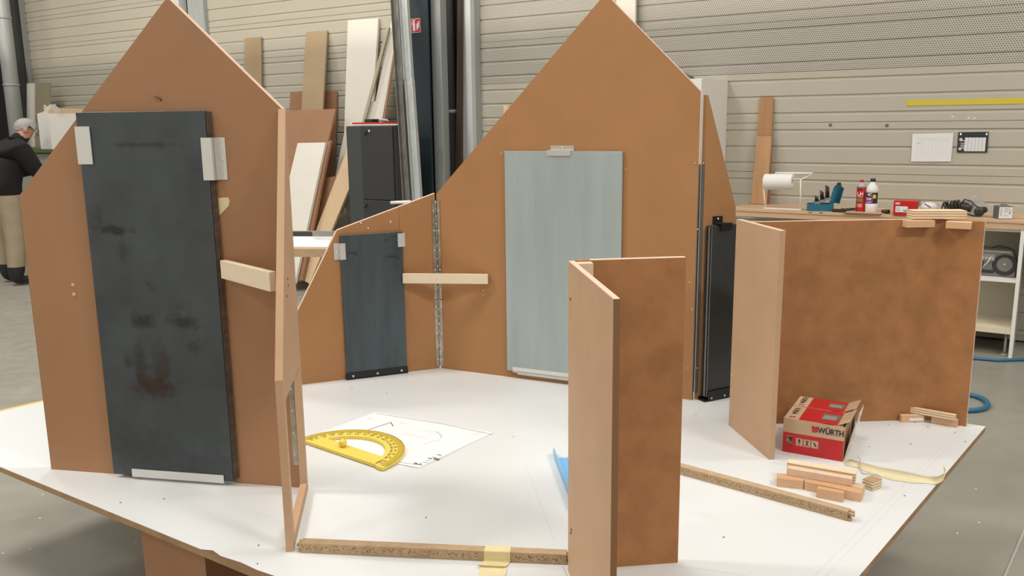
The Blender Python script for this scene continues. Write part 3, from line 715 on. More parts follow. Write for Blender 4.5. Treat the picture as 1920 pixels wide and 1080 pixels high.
# blue folded plastic piece
A, B = tz(1038, 856), tz(1078, 962); F = gframe(B, A); lb = (A - B).length
mb = MB()
mb.prism(frame(F @ V((0, 0, 0)), F.to_3x3() @ V((1, 0, 0)), ZU), [(0, 0), (lb, 0), (lb + .02, .012), (lb - .004, .03), (0, .03)], -.002, 0)
mb.box(F, 0, lb - .02, -.05, 0, 0.0005, .0025)
mb.prism(frame(F @ V((0, -.05, 0)), F.to_3x3() @ V((1, 0, 0)), ZU), [(0, 0), (lb - .03, 0), (lb - .01, .012), (lb - .03, .03), (0, .03)], -.002, 0)
mb.build('plastic_channel', 'blue_plastic', label='bright blue folded plastic channel half hidden by the front corner panel', cat='plastic channel')

# particle board strips
def strip(pl, pr, label, dep=.026, h=.0265, ragged=True):
    A, B = tz(*pl), tz(*pr); F = gframe(A, B); L = (B - A).length; mb = MB()
    mb.box(F, 0, L, 0, dep, 0.0005, h)
    if ragged:
        for (y, z, l, hh) in ((.002, .001, .010, .007), (.004, .014, .016, .008), (.012, .010, .007, .012), (.008, .002, .005, .012), (.015, .018, .012, .006)):
            mb.box(F, L, L + l, y, y + .009, z, z + hh)
            mb.box(F, -l * .6, 0, y, y + .009, z, z + hh)
    return mb.build('particle_strip', 'particle', label=label, cat='strip', bev=.0006), F
S1, SF1 = strip((563, 1036.2), (1062, 1059), 'chipboard strip along the near side, wrapped with masking tape')
S2, SF2 = strip((1160, 858), (1588, 977), 'chipboard strip with a ragged end pointing at the wood blocks')
# masking tape over the near strip
def ribbon(name, F, xs0, xs1, path, m, label, th=.0004):
    """path: list of (y, z) or (y, z, skew) in the frame; ribbon spans xs0..xs1"""
    vs, fs = [], []
    for p in path:
        k = p[2] if len(p) > 2 else 0; e = p[3] if len(p) > 3 else 0
        vs += [F @ V((xs0 + k + e, p[0], p[1])), F @ V((xs1 + k - e, p[0], p[1]))]
    for i in range(len(path) - 1): fs.append((2 * i, 2 * i + 1, 2 * i + 3, 2 * i + 2))
    mb = MB(); mb.add(vs, fs); o = mb.build(name, m, label=label, cat='tape')
    so = o.modifiers.new('solid', 'SOLIDIFY'); so.thickness = th; so.offset = 1
    return o
inv = SF1.inverted(); xa = (inv @ tz(908, 1052)).x; xb_ = (inv @ tz(957, 1054)).x
ribbon('masking_tape', SF1, xa, xb_, [(.030, .001), (.0275, .004), (.0272, .0275), (.0, .0275), (-.001, .026), (-.0012, .004), (-.004, .0016, -.002), (-.018, .0012, -.004), (-.030, .004, -.01), (-.034, .0075, -.013), (-.031, .003, -.006), (-.05, .0014, -.004), (-.085, .001, -.006)], 'tape', 'masking tape stuck over the near chipboard strip')

# loose tape running off the right edge of the table
path = [((1582, 866), (1586, 873)), ((1594, 861), (1608, 877)), ((1612, 866), (1634, 889)), ((1650, 876), (1672, 900)), ((1700, 885), (1712, 906)), ((1735, 893), (1735, 906)), ((1752, 895), (1752, 908.5))]
vs, fs = [], []
for i, (p, q) in enumerate(path):
    zz = T + (.003 if i == 1 else .0015); vs += [onz(*p, zz), onz(*q, T + .0012)]
e = vs[-2:]; out = V((.75, -.2, 0)).normalized()
for k, (dx, dz) in enumerate(((.012, .004), (.024, .014), (.028, .028), (.022, .040))):
    vs += [e[0] + out * dx + ZU * dz, e[1] + out * (dx - .002) + ZU * dz]
for i in range(len(vs) // 2 - 1): fs.append((2 * i, 2 * i + 1, 2 * i + 3, 2 * i + 2))
mb = MB(); mb.add(vs, fs, smooth=True); o = mb.build('masking_tape', 'tape_pale', label='long loose strip of pale tape curling over the right table edge', cat='tape')
so = o.modifiers.new('solid', 'SOLIDIFY'); so.thickness = .0004; so.offset = 1
MB().tube([onz(*p, T + z) for p, z in (((1607, 853), .025), (1613, 864) and ((1613, 862), .012), ((1611, 877), .006), ((1618, 888), .004), ((1632, 889), .006), ((1645, 890), .012), ((1651, 895), .004))], .0012, 6).build('wire', 'grey_board', label='thin kinked wire beside the wood blocks', cat='wire')

# two cartons of fixings
def carton(A, B, depth, h, label, tilt):
    F = gframe(A, B); L = (B - A).length
    c = thing('carton', label, 'box', tuple(A), 'printed cartons on the table')
    mb = MB(); t_ = .002
    mb.box(F, 0, L, 0, t_, 0.001, h).box(F, 0, L, depth - t_, depth, .001, h).box(F, 0, t_, t_, depth - t_, .001, h).box(F, L - t_, L, t_, depth - t_, .001, h).box(F, t_, L - t_, t_, depth - t_, .001, .003)
    mb.build('box_body', 'carton', c)
    mb = MB(); mb.box(F, 0, L - .006, .001, depth - .001, h, h + t_); mb.build('lid', 'carton', c)
    zr = h * .60
    MB().box(F, 0.0005, L - .0005, -.0006, 0, .001, zr).build('red_band', 'red_print', c)
    xr = L * .245
    mb = MB(); mb.box(F, xr, L - .012, .002, depth - .002, h + t_, h + t_ + .0006); mb.build('red_top', 'red_print', c)
    # viewing window in the lid
    wx0, wx1, wy0, wy1 = L * .57, L * .86, depth * .30, depth * .74
    MB().box(F, wx0, wx1, wy0, wy1, h + t_ + .0006, h + t_ + .0011).build('window', 'window_film', c)
    MB().box(F, wx0 + .004, wx1 - .01, wy0 + .004, wy1 - .016, h + t_ + .0011, h + t_ + .0014).build('window_contents', 'machine_grey', c)
    MB().box(F, L * .66, L * .83, 0.0, .004, h + t_ + .0006, h + t_ + .001).build('lid_slot', 'dark_print', c)
    # raised end flap with white label
    Fe = frame(F @ V((L, 0, h)), F.to_3x3() @ V((0, 1, 0)), F.to_3x3() @ V((.30, 0, 1)))
    R_ = F.to_3x3()
    fl = MB(); e0 = F @ V((L + .0005, 0.0, .001)); 
    fr = frame(F @ V((L + .001, 0, .002)), R_ @ V((0, 1, 0)), R_ @ V((.16 + tilt, 0, 1)))
    fl.box(fr, .004, depth - .002, -.001, .0005, .0, h * 1.04); flo = fl.build('end_flap', 'carton', c)
    MB().box(fr, .010, depth - .006, -.0018, -.0011, h * .18, h * .98).build('label', 'paper', c)
    mb = MB()
    for k in range(9):
        zz = h * (.26 + .08 * k); mb.box(fr, .018, .018 + random.uniform(.03, depth - .05), -.0022, -.0018, zz, zz + (.008 if k in (3, 6) else .0022))
    mb.build('label_print', 'ink_soft', c)
    ff = frame(F @ V((L - .022, .0, h + .003)), R_ @ V((0, 1, 0)), R_ @ V((.85, 0, .42)))
    MB().box(ff, .004, depth - .006, -.001, .0008, 0, .04).build('lid_flap', 'carton', c)
    # print on the front: name, mark and pictograms
    mb = MB(); mb.text(F, 'WÜRTH', .0265, L * .785, h * .80, -.001, sx=.80, bold=.03); mb.build('lettering', 'dark_print', c)
    mb = MB(); lx, lz, u = L * .525, h * .805, .0105
    for s_ in (-1, 1):
        mb.prism(F, [(lx + s_ * .001, lz + .002), (lx + s_ * .001, lz + u), (lx + s_ * u * .95, lz + u), (lx + s_ * u * .95, lz + .002)], -.001, -.0004)
        mb.prism(F, [(lx + s_ * .0008, lz), (lx + s_ * u * .95, lz), (lx + s_ * u * .7, lz - u * .75), (lx + s_ * .0008, lz - u * .95)], -.001, -.0004)
    mb.box(F, lx - .004, lx + .004, -.001, -.0004, lz + .001, lz + .006)
    mb.build('emblem', 'red_print', c)
    mb = MB()
    for k in range(3):
        x_ = L * (.225 + .127 * k); mb.box(F, x_, x_ + L * .112, -.0012, -.0006, h * .255, h * .475)
    mb.build('pictogram_ground', 'carton', c)
    mb = MB()
    x_ = L * .225; mb.box(F, x_ + .007, x_ + .013, -.0016, -.0012, h * .36, h * .45); mb.box(F, x_ + .0088, x_ + .0112, -.0016, -.0012, h * .28, h * .36)
    x_ = L * .352; mb.prism(F, [(x_ + .004, h * .28), (x_ + .006, h * .28), (x_ + .017, h * .44), (x_ + .015, h * .44)], -.0016, -.0012); mb.prism(F, [(x_ + .015, h * .28), (x_ + .017, h * .28), (x_ + .006, h * .44), (x_ + .004, h * .44)], -.0016, -.0012); mb.box(F, x_ + .009, x_ + .012, -.0016, -.0012, h * .3, h * .45)
    x_ = L * .479; mb.prism(F, [(x_ + .005, h * .42), (x_ + .009, h * .42), (x_ + .017, h * .33), (x_ + .013, h * .30)], -.0016, -.0012)
    mb.build('pictogram', 'dark_print', c)
    mb = MB(); x_ = L * .065
    mb.box(F, x_, x_ + L * .1, -.0012, -.0006, h * .30, h * .50); mb.build('badge', 'carton', c)
    mb = MB(); mb.box(F, x_ + .008, x_ + L * .1, -.0016, -.0012, h * .36, h * .495); mb.text(F, 'ORSY', .0085, x_ + L * .05, h * .325, -.0016, bold=.02); mb.text(F, '0', .014, x_ + .0045, h * .44, -.0016, bold=.03); mb.text(F, 'Clean', .0095, x_ + L * .05, h * .21, -.0014)
    mb.build('badge_print', 'dark_print', c)
    # name on the lid's bare margin, running away from the viewer
    ftop = frame(F @ V((0, 0, h + t_)), R_ @ V((0, 1, 0)), R_ @ V((-1, 0, 0)))
    mb = MB(); mb.text(ftop, 'WÜRTH', .022, depth * .62, -xr * .5, -.0006, sx=.85, bold=.028); mb.build('lettering', 'dark_print', c)
    mb = MB(); mb.box(ftop, depth * .12, depth * .2, -.0006, 0, -xr * .5 - .009, -xr * .5 - .001).box(ftop, depth * .12, depth * .2, -.0006, 0, -xr * .5 + .001, -xr * .5 + .009); mb.build('emblem', 'red_print', c)
    return c
cA, cB = tz(1466.5, 846), tz(1580, 866)
carton(cA, cB, .135, .112, 'front red and brown printed carton with opened end flap', .06)
fd = gframe(cA, cB).to_3x3() @ V((0, 1, 0)); fx = gframe(cA, cB).to_3x3() @ V((1, 0, 0))
oA = cA + fd * .139 + fx * -.012 * 0 - fx * .0
carton(oA, oA + (cB - cA) * .98, .11, .112, 'rear red and brown printed carton, behind the front one', .03)

# wood offcuts beside the cartons
zl = T + .0285
px_block('wood_block', (1456, 912.5), (1506, 918), .034, .028, 'pine', T, 'short pine block at the left end of the block pile')
px_block('wood_block', (1507.5, 918.8), (1613, 942), .030, .028, 'pine', T, 'long pine block lying under the battens of the pile', cat='wood block')
px_block('wood_block', (1530, 932.5), (1580, 942.5), .019, .0285, 'pine', T, 'short pine block lying foremost in the pile')
A, B = onz(1507.5, 918.8, T), onz(1613, 942, T); Fd = gframe(A, B); 
MB().box(Fd, .035, (B - A).length - .002, .032, .066, 0, .0278).build('plywood_offcut', 'plywood', label='flat plywood offcut at the bottom of the pile, behind the long block', cat='plywood', bev=.0006)
A2, B2 = onz(1474.5, 890.5, zl), onz(1596.5, 912, zl); Fb = gframe(A2, B2)
MB().box(Fb, 0, (B2 - A2).length, 0, .022, 0, .022).build('wooden_batten', 'pink_wood', label='square pale batten lying on top of the block pile', cat='batten', bev=.0008)
LA = (B2 - A2).length
MB().box(Fb, -.004, LA + .006, .024, .052, -.0005, .030).build('plywood_offcut', 'plywood', label='long plywood strip highest in the block pile', cat='plywood', bev=.0006)
px_block('plywood_offcut', (1616, 914), (1636, 921.5), .045, .0275, 'plywood', T, 'small plywood block at the right end of the block pile', cat='plywood')
# pieces at the far right corner
px_block('wood_block', (1690, 792.5), (1733, 791.5), .018, .026, 'pine', T, 'pine block with a white sticker in the far right corner of the screen', cat='wood block')
A, B = tz(1690, 792.5), tz(1733, 791.5); F = gframe(A, B)
A, B = tz(1745.5, 793.5), tz(1794.5, 801.8); Fc = gframe(A, B)
MB().box(F, .028, .078, -.0008, -.0001, .006, .016).build('sticker', 'paper', label='white printed sticker on the far pine block', cat='sticker')
MB().box(Fc, 0, (B - A).length, 0, .02, 0, .026).build('wood_block', 'pine', label='pine block without sticker at the foot of the right screen', cat='wood block', bev=.0008)
A, B = onz(1697, 771.5, T + .0268), onz(1791.5, 788.5, T + .0268); Fk = gframe(A, B)
mb = MB(); mb.box(Fk, 0, (B - A).length, -.006, .010, 0, .0205).build('plywood_offcut', 'plywood', label='splintered plywood piece lying across the two far blocks', cat='plywood', bev=.0006)

# crumbs and wood chips
mb = MB()
for p in ((1715, 792), (1666, 797), (1630, 838), (1790, 812), (1810, 829), (1696, 930), (1305, 778), (1405, 771), (660, 729), (725, 738), (963, 819), (799, 971), (226, 943), (308, 936), (485, 1023), (483, 1058), (1620, 920), (1357, 1008), (1740, 801), (1708, 833)):
    c = tz(*p) + ZU * .001; F = frame(c, V((math.cos(p[0]), math.sin(p[0]), 0)), ZU)
    mb.box(F, -.0026, .0026, -.0009, .0009, 0, .0012)
mb.build('wood_chips', 'debris', label='scattered wood chips on the white table top', cat='wood chips', kind='stuff')
mb = MB()
for p in ((80, 928), (75, 972), (57, 1030), (255, 1018), (6, 1038), (1830, 917), (1836, 980), (1795, 1000)):
    c = onz(*p, 0) + ZU * .0005; F = frame(c, V((math.cos(p[0]), math.sin(p[0]), 0)), ZU); mb.box(F, -.006, .006, -.002, .002, 0, .001)
mb.build('floor_chips', 'sign_white', label='small pale chips scattered on the concrete floor', cat='wood chips', kind='stuff')

# ================================================================== background
def wthing(name, label, cat, s, off, z=0, group=None): return thing(name, label, cat, tuple(WF @ V((s, -off, z))), group)
def lean_frame(d, zt, off=.03):
    """plane leaning on the wall: foot d metres out at the floor, touching (off) at height zt; frame y points behind."""
    v = V((0, d - off, zt)); R_ = WF.to_3x3()
    return frame(WF @ V((0, -d, 0)), R_ @ V((1, 0, 0)), R_ @ v)
def lean_board(name, m, pxs, d, zt, th, label, cat='board', group=None, to_floor=True, off=.03, bev=.001, parent=None):
    F = lean_frame(d, zt, off); pts = [loc(F, *p) for p in pxs]
    if to_floor: pts = [(x, max(z, .004)) if z > 0 else (x, .004) for x, z in pts]
    return MB().prism(F, pts, 0, th).build(name, m, label=label, cat=cat, group=group, bev=bev, parent=parent)

# ---- boards stored against the wall
lean_board('plank', 'beige_board', [(458, 72), (489, 69), (491, 482), (460, 484)], .12, 2.5, .02, 'narrow beige plank leaning on the wall, left of the wider beige plank')
lean_board('plank', 'beige_board', [(573.5, 60), (613, 57), (588, 500), (548, 500)], .62, 2.5, .022, 'wide beige plank leaning on the wall above the brown boards')
lean_board('brown_board', 'brown_board', [(544, 173), (631, 171), (619, 490), (532, 490)], .22, 1.9, .02, 'brown board standing nearest the wall behind the wide beige plank')
lean_board('brown_board', 'brown_board', [(520, 208), (629, 204), (556, 520), (440, 520)], .95, 1.75, .022, 'large brown board leaning in front of the wide beige plank', off=.29)
lean_board('brown_board', 'brown_board', [(600, 335), (631, 330), (585, 515), (560, 515)], 1.0, 1.3, .02, 'low brown board between the white board and the pale board', off=.45)
lean_board('white_board', 'cream_board', [(558, 268), (610, 267), (553, 530), (495, 530)], 1.25, 1.4, .03, 'white melamine board leaning beside the left gable panel', off=.55)
lean_board('brown_board', 'brown_board', [(612, 268), (620, 262), (566, 525), (557, 528)], 1.2, 1.42, .03, 'brown board edge leaning right behind the white melamine board', off=.5)
lean_board('pale_board', 'pale_mdf', [(648, 287), (655, 240), (660, 340), (580, 532), (558, 520)], 1.15, 1.5, .025, 'pale fibreboard leaning with its foot on the floor, left of the dark cabinet', off=.35)
lean_board('white_board', 'cream_board', [(652, 38), (709, 34), (696, 250), (672, 470), (600, 470), (645, 250)], .5, 2.6, .03, 'tall wide white board leaning on the wall above the dark cabinet')
lean_board('white_board', 'cream_board', [(735, 33), (704, 190), (692, 190), (681, 226), (660, 300), (700, 300), (716, 226), (740, 91)], .42, 2.6, .02, 'narrow notched white board leaning right of the tall white board', off=.16, to_floor=False) if False else None
F = lean_frame(.60, 2.6, .12)
pts = [loc(F, *p) for p in ((735, 33), (704, 190), (692, 190), (681, 226), (640, 380), (655, 400), (716, 226), (740, 91))]
MB().prism(F, pts, 0, .02).build('white_board', 'cream_board', label='narrow notched white board leaning right of the tall white board', cat='board', bev=.001)
lean_board('stick', 'grey_board', [(725, 50), (730, 51), (683, 232), (640, 400), (634, 398), (678, 230)], 0.66, 2.55, .02, 'thin grey stick leaning across the notched white board', off=.18, to_floor=False)
lean_board('brown_strip', 'brown_board', [(737, 100), (740, 104), (721, 226), (690, 400), (686, 400), (717, 226)], 0.66, 2.3, .01, 'thin brown strip at the right edge of the notched white board', off=.2, to_floor=False)

# ---- dark metal cabinet with things on top
cs0, cs1, cz = W(650, 238, .95)[0], W(737, 235, .95)[0], W(690, 236, .95)[1]
c = wthing('metal_cabinet', 'dark grey metal cabinet with two locked doors behind the hinged panels', 'cabinet', (cs0 + cs1) / 2, .7)
MB().box(WF, cs0, cs1 + .02, -.949, -.60, 0, cz).build('body', 'cabinet_dark', c, bev=.004)
sd = W(678, 236, .95)[0]; zd = W(690, 374, .95)[1]
MB().box(WF, cs0 + .002, sd - .003, -.962, -.9495, .02, cz - .005).build('side_panel', 'cabinet_mid', c, bev=.002)
dr = MB().box(WF, sd, cs1, -.966, -.9495, zd + .004, cz - .005).build('door', 'cabinet_dark', c, bev=.003)
dr2 = MB().box(WF, sd, cs1, -.966, -.9495, .02, zd - .004).build('door', 'cabinet_dark', c, bev=.003)
for px, py, d_ in ((687, 247, dr), (687, 384, dr2)):
    s_, z_ = W(px, py, .97)
    MB().tube([WF @ V((s_, -.967, z_)), WF @ V((s_, -.985, z_ - .005)), WF @ V((s_ - .005, -.985, z_ - .03))], .007, 6).build('handle', 'black_paint', d_)
s_, z_ = W(692, 246, .97); MB().ball(WF @ V((s_, -.968, z_)), .012, 6).build('lock', 'screw_steel', dr)
def topbox(name, px0, px1, off0, off1, z0, z1, m, label, cat, bev=.002):
    return MB().box(WF, W(px0, 232, off0)[0], W(px1, 232, off0)[0], -off0, -off1, z0, z1).build(name, m, label=label, cat=cat, bev=bev)
topbox('magazine', 662, 746, .93, .68, cz + .001, cz + .015, 'cream_board', 'pale magazine lying on the dark cabinet under the red folder', 'magazine')
topbox('folder', 660, 722, .93, .70, cz + .016, cz + .03, 'can_red', 'flat red folder on top of the dark cabinet', 'folder')
b0 = topbox('tool_case', 683, 697, .86, .75, cz + .031, cz + .06, 'radio_dark', 'small black case on the red folder', 'case', .004)
s_ = W(712, 228, .8)[0]
MB().tube([WF @ V((s_ - .01, -.8, cz + .045)), WF @ V((s_ + .03, -.82, cz + .05)), WF @ V((s_ + .07, -.78, cz + .047)), WF @ V((s_ + .10, -.8, cz + .042))], [.008, .014, .012, .006], 8).build('clamp', 'galvanised', label='small metal clamp lying on the red folder', cat='clamp')

# ---- small table with papers and safety glasses behind the doorway panel
p0 = onz(622, 467, .88); a0 = V((p0.x, p0.y, 0)); F = frame(a0, V((.985, -.12, 0)), ZU)
st_ = thing('side_table', 'chipboard side table seen between the doorway panel and the sloping panel', 'table', tuple(a0))
MB().box(F, -1.6, 0, 0, .75, .835, .88).build('table_board', 'particle', st_)
MB().box(F, -1.6, 0, .55, .6, .88, .905).build('ledge', 'pale_mdf', st_)
for x_, y_ in ((-1.5, .1), (-1.5, .65), (-.95, .65)): MB().box(F, x_, x_ + .06, y_, y_ + .06, 0, .8345).build('leg', 'brown_board', st_)
MB().box(F, -.7, -.03, .06, .5, .8805, .8835).build('paper_sheet', 'paper', label='white papers on the chipboard side table', cat='paper')
MB().box(F, -.9, -.08, .505, .545, .8805, .91).build('dark_bar', 'radio_dark', label='flat black bar behind the papers on the side table', cat='bar')
g = thing('safety_glasses', 'clear safety glasses lying on the side table papers', 'glasses', tuple(F @ V((-.16, .36, .884))))
mb = MB()
lens = [(-.075 + .15 * i / 12, -.03 * (1 - ((i - 6) / 6) ** 2)) for i in range(13)]
for (x1, y1), (x2, y2) in zip(lens, lens[1:]): mb.add([F @ V((-.16 + x1, .36 + y1, .886)), F @ V((-.16 + x2, .36 + y2, .886)), F @ V((-.16 + x2, .36 + y2 - .01, .935)), F @ V((-.16 + x1, .36 + y1 - .01, .935))], [(0, 1, 2, 3)])
mb.build('lens', 'clear_plastic', g)
for s_ in (-1, 1): MB().tube([F @ V((-.16 + s_ * .075, .36, .925)), F @ V((-.16 + s_ * .07, .42, .92)), F @ V((-.16 + s_ * .055, .47, .89))], .0025, 6).build('temple_arm', 'radio_dark', g)

# ---- steel column, pipes and profiles in the middle
so = .32
def vbar(name, px0, px1, py, off, dep, m, label=None, cat=None, z1=5.3, kind=None, parent=None, z0=0, bev=.003):
    x0, x1 = W(px0, py, off)[0], W(px1, py, off)[0]
    o = MB().box(WF, x0, x1, -off, -off + dep, z0, z1).build(name, m, label=label, cat=cat, kind=kind, parent=parent, bev=bev); return o
cx0, cx1 = W(767, 50, .42)[0], W(802, 50, .42)[0]
col = thing('steel_column', 'dark blue steel column carrying the red fire extinguisher sign', 'column', tuple(WF @ V(((cx0 + cx1) / 2, -.3, 0))))
MB().box(WF, cx0, cx1, -.42, -.40, 0, 5.3).build('flange', 'pillar_blue', col)
MB().box(WF, (cx0 + cx1) / 2 - .006, (cx0 + cx1) / 2 + .006, -.3995, -.20, 0, 5.3).build('web', 'pillar_blue', col)
vbar('recess_shade', 800, 834, 100, .05, .04, 'shadow_black', 'black sheet painting shade into the recess between the blue column and the galvanised post', 'board')  # black sheet stands in for shade in the recess
# sign
x0, z1_ = W(770, 35.5, .424); x1, z0_ = W(788.5, 60.5, .424)
sg = thing('fire_sign', 'square red fire extinguisher sign on the dark blue column', 'sign', tuple(WF @ V((x0, -.424, z0_))))
MB().box(WF, x0, x1, -.424, -.4205, z0_, z1_).build('plate', 'sign_red', sg)
w_, h_ = x1 - x0, z1_ - z0_; e = .0035
mb = MB(); mb.box(WF, x0, x1, -.4248, -.4241, z0_, z0_ + e).box(WF, x0, x1, -.4248, -.4241, z1_ - e, z1_).box(WF, x0, x0 + e, -.4248, -.4241, z0_, z1_).box(WF, x1 - e, x1, -.4248, -.4241, z0_, z1_); mb.build('border', 'sign_white', sg)
def sp(pts): return [(x0 + w_ * a, z0_ + h_ * b) for a, b in pts]
mb = MB(); mb.prism(WF, sp([(.2, .12), (.46, .12), (.46, .62), (.40, .74), (.26, .74), (.2, .62)]), -.4248, -.4241)
mb.prism(WF, sp([(.28, .75), (.38, .75), (.38, .84), (.50, .86), (.50, .90), (.24, .90), (.12, .70), (.12, .55), (.16, .55), (.17, .68), (.28, .83)]), -.4248, -.4241); mb.build('extinguisher_symbol', 'sign_white', sg)
for k in range(3):
    mb = MB(); u = .15 * k; mb.prism(WF, sp([(.56, .16 + u), (.66, .18 + u), (.86, .40 + u), (.88, .52 + u), (.78, .40 + u), (.80, .50 + u), (.66, .32 + u), (.66, .40 + u)]), -.4248, -.4241); mb.build('flame_symbol', 'sign_white', sg)
vbar('post', 812, 829.5, 200, .30, .10, mat('post_grey', (.42, .44, .43), .45, .2), 'galvanised square post right of the blue column', 'post')
# dark rain pipe with clamp
s0, s1 = W(831, 150, .12)[0], W(851, 150, .12)[0]; pr = min((s1 - s0) / 2, .065); pc = (s0 + s1) / 2
dp = thing('drain_pipe', 'dark grey round pipe with a metal clamp between post and pale frame', 'pipe', tuple(WF @ V((pc, -.12, 0))))
MB().tube([WF @ V((pc, -.12, 0)), WF @ V((pc, -.12, 5.3))], pr, 20).build('tube', 'pipe_grey', dp)
zc_ = W(841, 209, .12)[1]
MB().tube([WF @ V((pc, -.12, zc_ - .015)), WF @ V((pc, -.12, zc_ + .015))], pr + .006, 20).build('clamp_ring', 'galvanised', dp)
F = lean_frame(.34, 3.0, .20)
MB().prism(F, [loc(F, *p) for p in ((858, -40), (864, -40), (864, 300), (862, 480), (853, 480))], 0, .04).build('brown_profile', 'brown_profile', label='dark brown profile leaning between the round pipe and the pale frame', cat='profile')
vbar('backing_shade', 848, 868, 100, .04, .03, 'shadow_black', 'black sheet painting shade behind the leaning dark brown profile', 'board')  # shade behind the profile, put in as a black sheet
fr_ = thing('trim_3', 'pale grey upright frame edging the perforated wall bay', 'frame', tuple(WF @ V((W(875, 100, .1)[0], -.1, 0))))
fr_['kind'] = 'structure'; del fr_['category']
vbar('upright', 865, 884, 150, .16, .16, 'white_profile', parent=fr_); vbar('upright', 886, 891, 150, .10, .10, 'galvanised', parent=fr_)
# leaning steel channels: open section with two lips
def channel(pa, pb, wpx, d, zt, m, label, off=.1):
    F = lean_frame(d, zt, off); a = loc(F, *pa); b = loc(F, *pb); w = wpx
    dirv = V((b[0] - a[0], 0, b[1] - a[1])); L = dirv.length
    f2 = frame(F @ V((b[0], 0, b[1])), F.to_3x3() @ V((-dirv.z, 0, dirv.x)) * (1 if dirv.z < 0 else -1), F.to_3x3() @ (-dirv))
    mb = MB(); mb.box(f2, 0, w, 0, .003, 0, L).box(f2, 0, .004, -.035, 0, 0, L).box(f2, w - .004, w, -.035, 0, 0, L)
    return mb.build('steel_channel', m, label=label, cat='steel channel', group='steel channels leaning on the column')
channel((735, -20), (765, 470), .085, 1.5, 3.0, 'galv_dark', 'tall dark steel channel, leftmost of those leaning by the blue column', .5)
channel((751, -20), (781, 470), .085, 1.5, 3.0, 'galvanised', 'tall light steel channel leaning directly against the blue column', .5)
channel((746, 155), (766, 470), .07, 1.6, 2.0, 'galv_dark', 'short dark steel channel leaning in front of the tall ones', .88)
channel((763, 155), (784, 470), .08, 1.6, 2.0, 'galvanised', 'short light steel channel leaning in front of the tall ones', .88)
# white post top seen above the sloping panel
p = W(750, 381, 2.2)
MB().tube([WF @ V((p[0] - .08, -2.2, p[1])), WF @ V((p[0] + .1, -2.2, p[1] + .012))], .012, 8).tube([WF @ V((p[0] + .05, -2.2, p[1])), WF @ V((p[0] + .05, -2.2, 0))], .012, 8).build('trestle', 'white_paint', label='white tube trestle peeking over the sloping panel', cat='trestle')

# ---- left end: duct, dark column, stored boards, cartons, machine
pdx = W(14, 100, .5)[0]; pdw = (W(26, 100, .5)[0] - W(2, 100, .5)[0]) / 2
du = wthing('metal_duct', 'round galvanised duct rising at the left edge of the picture', 'duct', pdx, .5)
MB().tube([WF @ V((pdx, -.5, 0)), WF @ V((pdx, -.5, 5.3))], pdw * .6, 20).build('tube', 'galvanised', du)
for py in (33, 160):
    zz = W(14, py, .5)[1]; MB().tube([WF @ V((pdx, -.5, zz - .012)), WF @ V((pdx, -.5, zz + .012))], pdw * .6 + .008, 20).build('joint_ring', 'galvanised', du)
x0, x1 = W(25, 100, .12)[0], W(38, 100, .12)[0]
MB().box(WF, x0 + .02, x1 - .02, -.12, -.0005, 0, 5.3).build('dark_post', 'pipe_grey', label='dark grey post between the round duct and the wall cladding', cat='post')
MB().box(WF, x1 - .01, x1 + .03, -.06, -.0005, 0, 5.3).build('trim_1', 'galvanised', kind='structure')
x0, x1 = W(-60, 150, .3)[0], W(3, 150, .3)[0]
MB().box(WF, x0, x1 - .02, -.25, -.02, 0, 5.3).build('dark_post', 'shadow_black', label='broad black post at the far left behind the duct', cat='post')
lean_board('white_board', 'cream_board', [(50, 156), (63, 156), (62, 425), (50, 425)], .42, 2.3, .03, 'narrow white board standing left of the olive board', off=.24)
lean_board('olive_board', 'olive_board', [(66, 155), (92, 155), (92, 425), (66, 425)], .42, 2.3, .03, 'olive brown board standing behind the white carton', off=.24)
# machine table under the cartons
q = onz(70, 277, 1.335); a0 = V((q.x, q.y, 0)); F = frame(a0, V((.98, -.2, 0)), ZU)
mc = thing('machine', 'green topped workshop machine in front of the man in black', 'machine', tuple(a0))
zT = 1.335
MB().box(F, -.5, 1.1, 0, .8, zT - .06, zT).build('top', 'green_paint', mc, bev=.005)
MB().box(F, -.45, 1.05, .04, .75, .25, zT - .061).build('body', 'machine_grey', mc, bev=.01)
MB().box(F, -.4, 1.0, .1, .7, 0, .249).build('base', 'radio_dark', mc)
MB().prism(F, [(.06, zT - .2), (.20, zT - .2), (.20, zT - .12), (.15, zT - .10), (.07, zT - .13)], .035, .0395).build('sticker', 'label_yellow', mc)
cb = thing('carton', 'large white open carton on the green machine', 'box', tuple(F @ V((.3, .3, zT + .001))))
bx0, bx1, bh_ = -.06, .75, .37
Fb2 = frame(F @ V((bx0 + .02, .25, zT + .001)), V((.90, .43, 0)), ZU)
Fb2 = frame(F @ V((0.03, .16, zT + .001)), V((.62, -.78, 0)), ZU)
cq = onz(98, 280, zT); Fb2 = frame(V((cq.x - .225, cq.y + .198, zT + .001)), V((.75, -.66, 0)), ZU)
mb = MB(); mb.box(Fb2, 0, .30, 0, .006, 0, bh_).box(Fb2, .294, .30, .006, .42, 0, bh_).box(Fb2, 0, .006, .006, .42, 0, bh_).box(Fb2, .006, .294, .414, .42, 0, bh_).box(Fb2, .006, .294, .006, .414, 0, .005); mb.build('body', 'white_paint', cb)
mb = MB(); mb.prism(frame(Fb2 @ V((.30, 0, bh_)), Fb2.to_3x3() @ V((0, 1, 0)), Fb2.to_3x3() @ V((-.25, 0, 1))), [(0, 0), (.42, 0), (.40, .05), (.05, .06)], 0, .005); mb.build('flap', 'carton', cb)
mb = MB(); mb.prism(frame(Fb2 @ V((0, 0, bh_)), Fb2.to_3x3() @ V((1, 0, 0)), Fb2.to_3x3() @ V((0, .9, .35))), [(0, 0), (.30, 0), (.28, .14), (.04, .14)], 0, .005); mb.build('flap', 'carton', cb)
mb = MB()
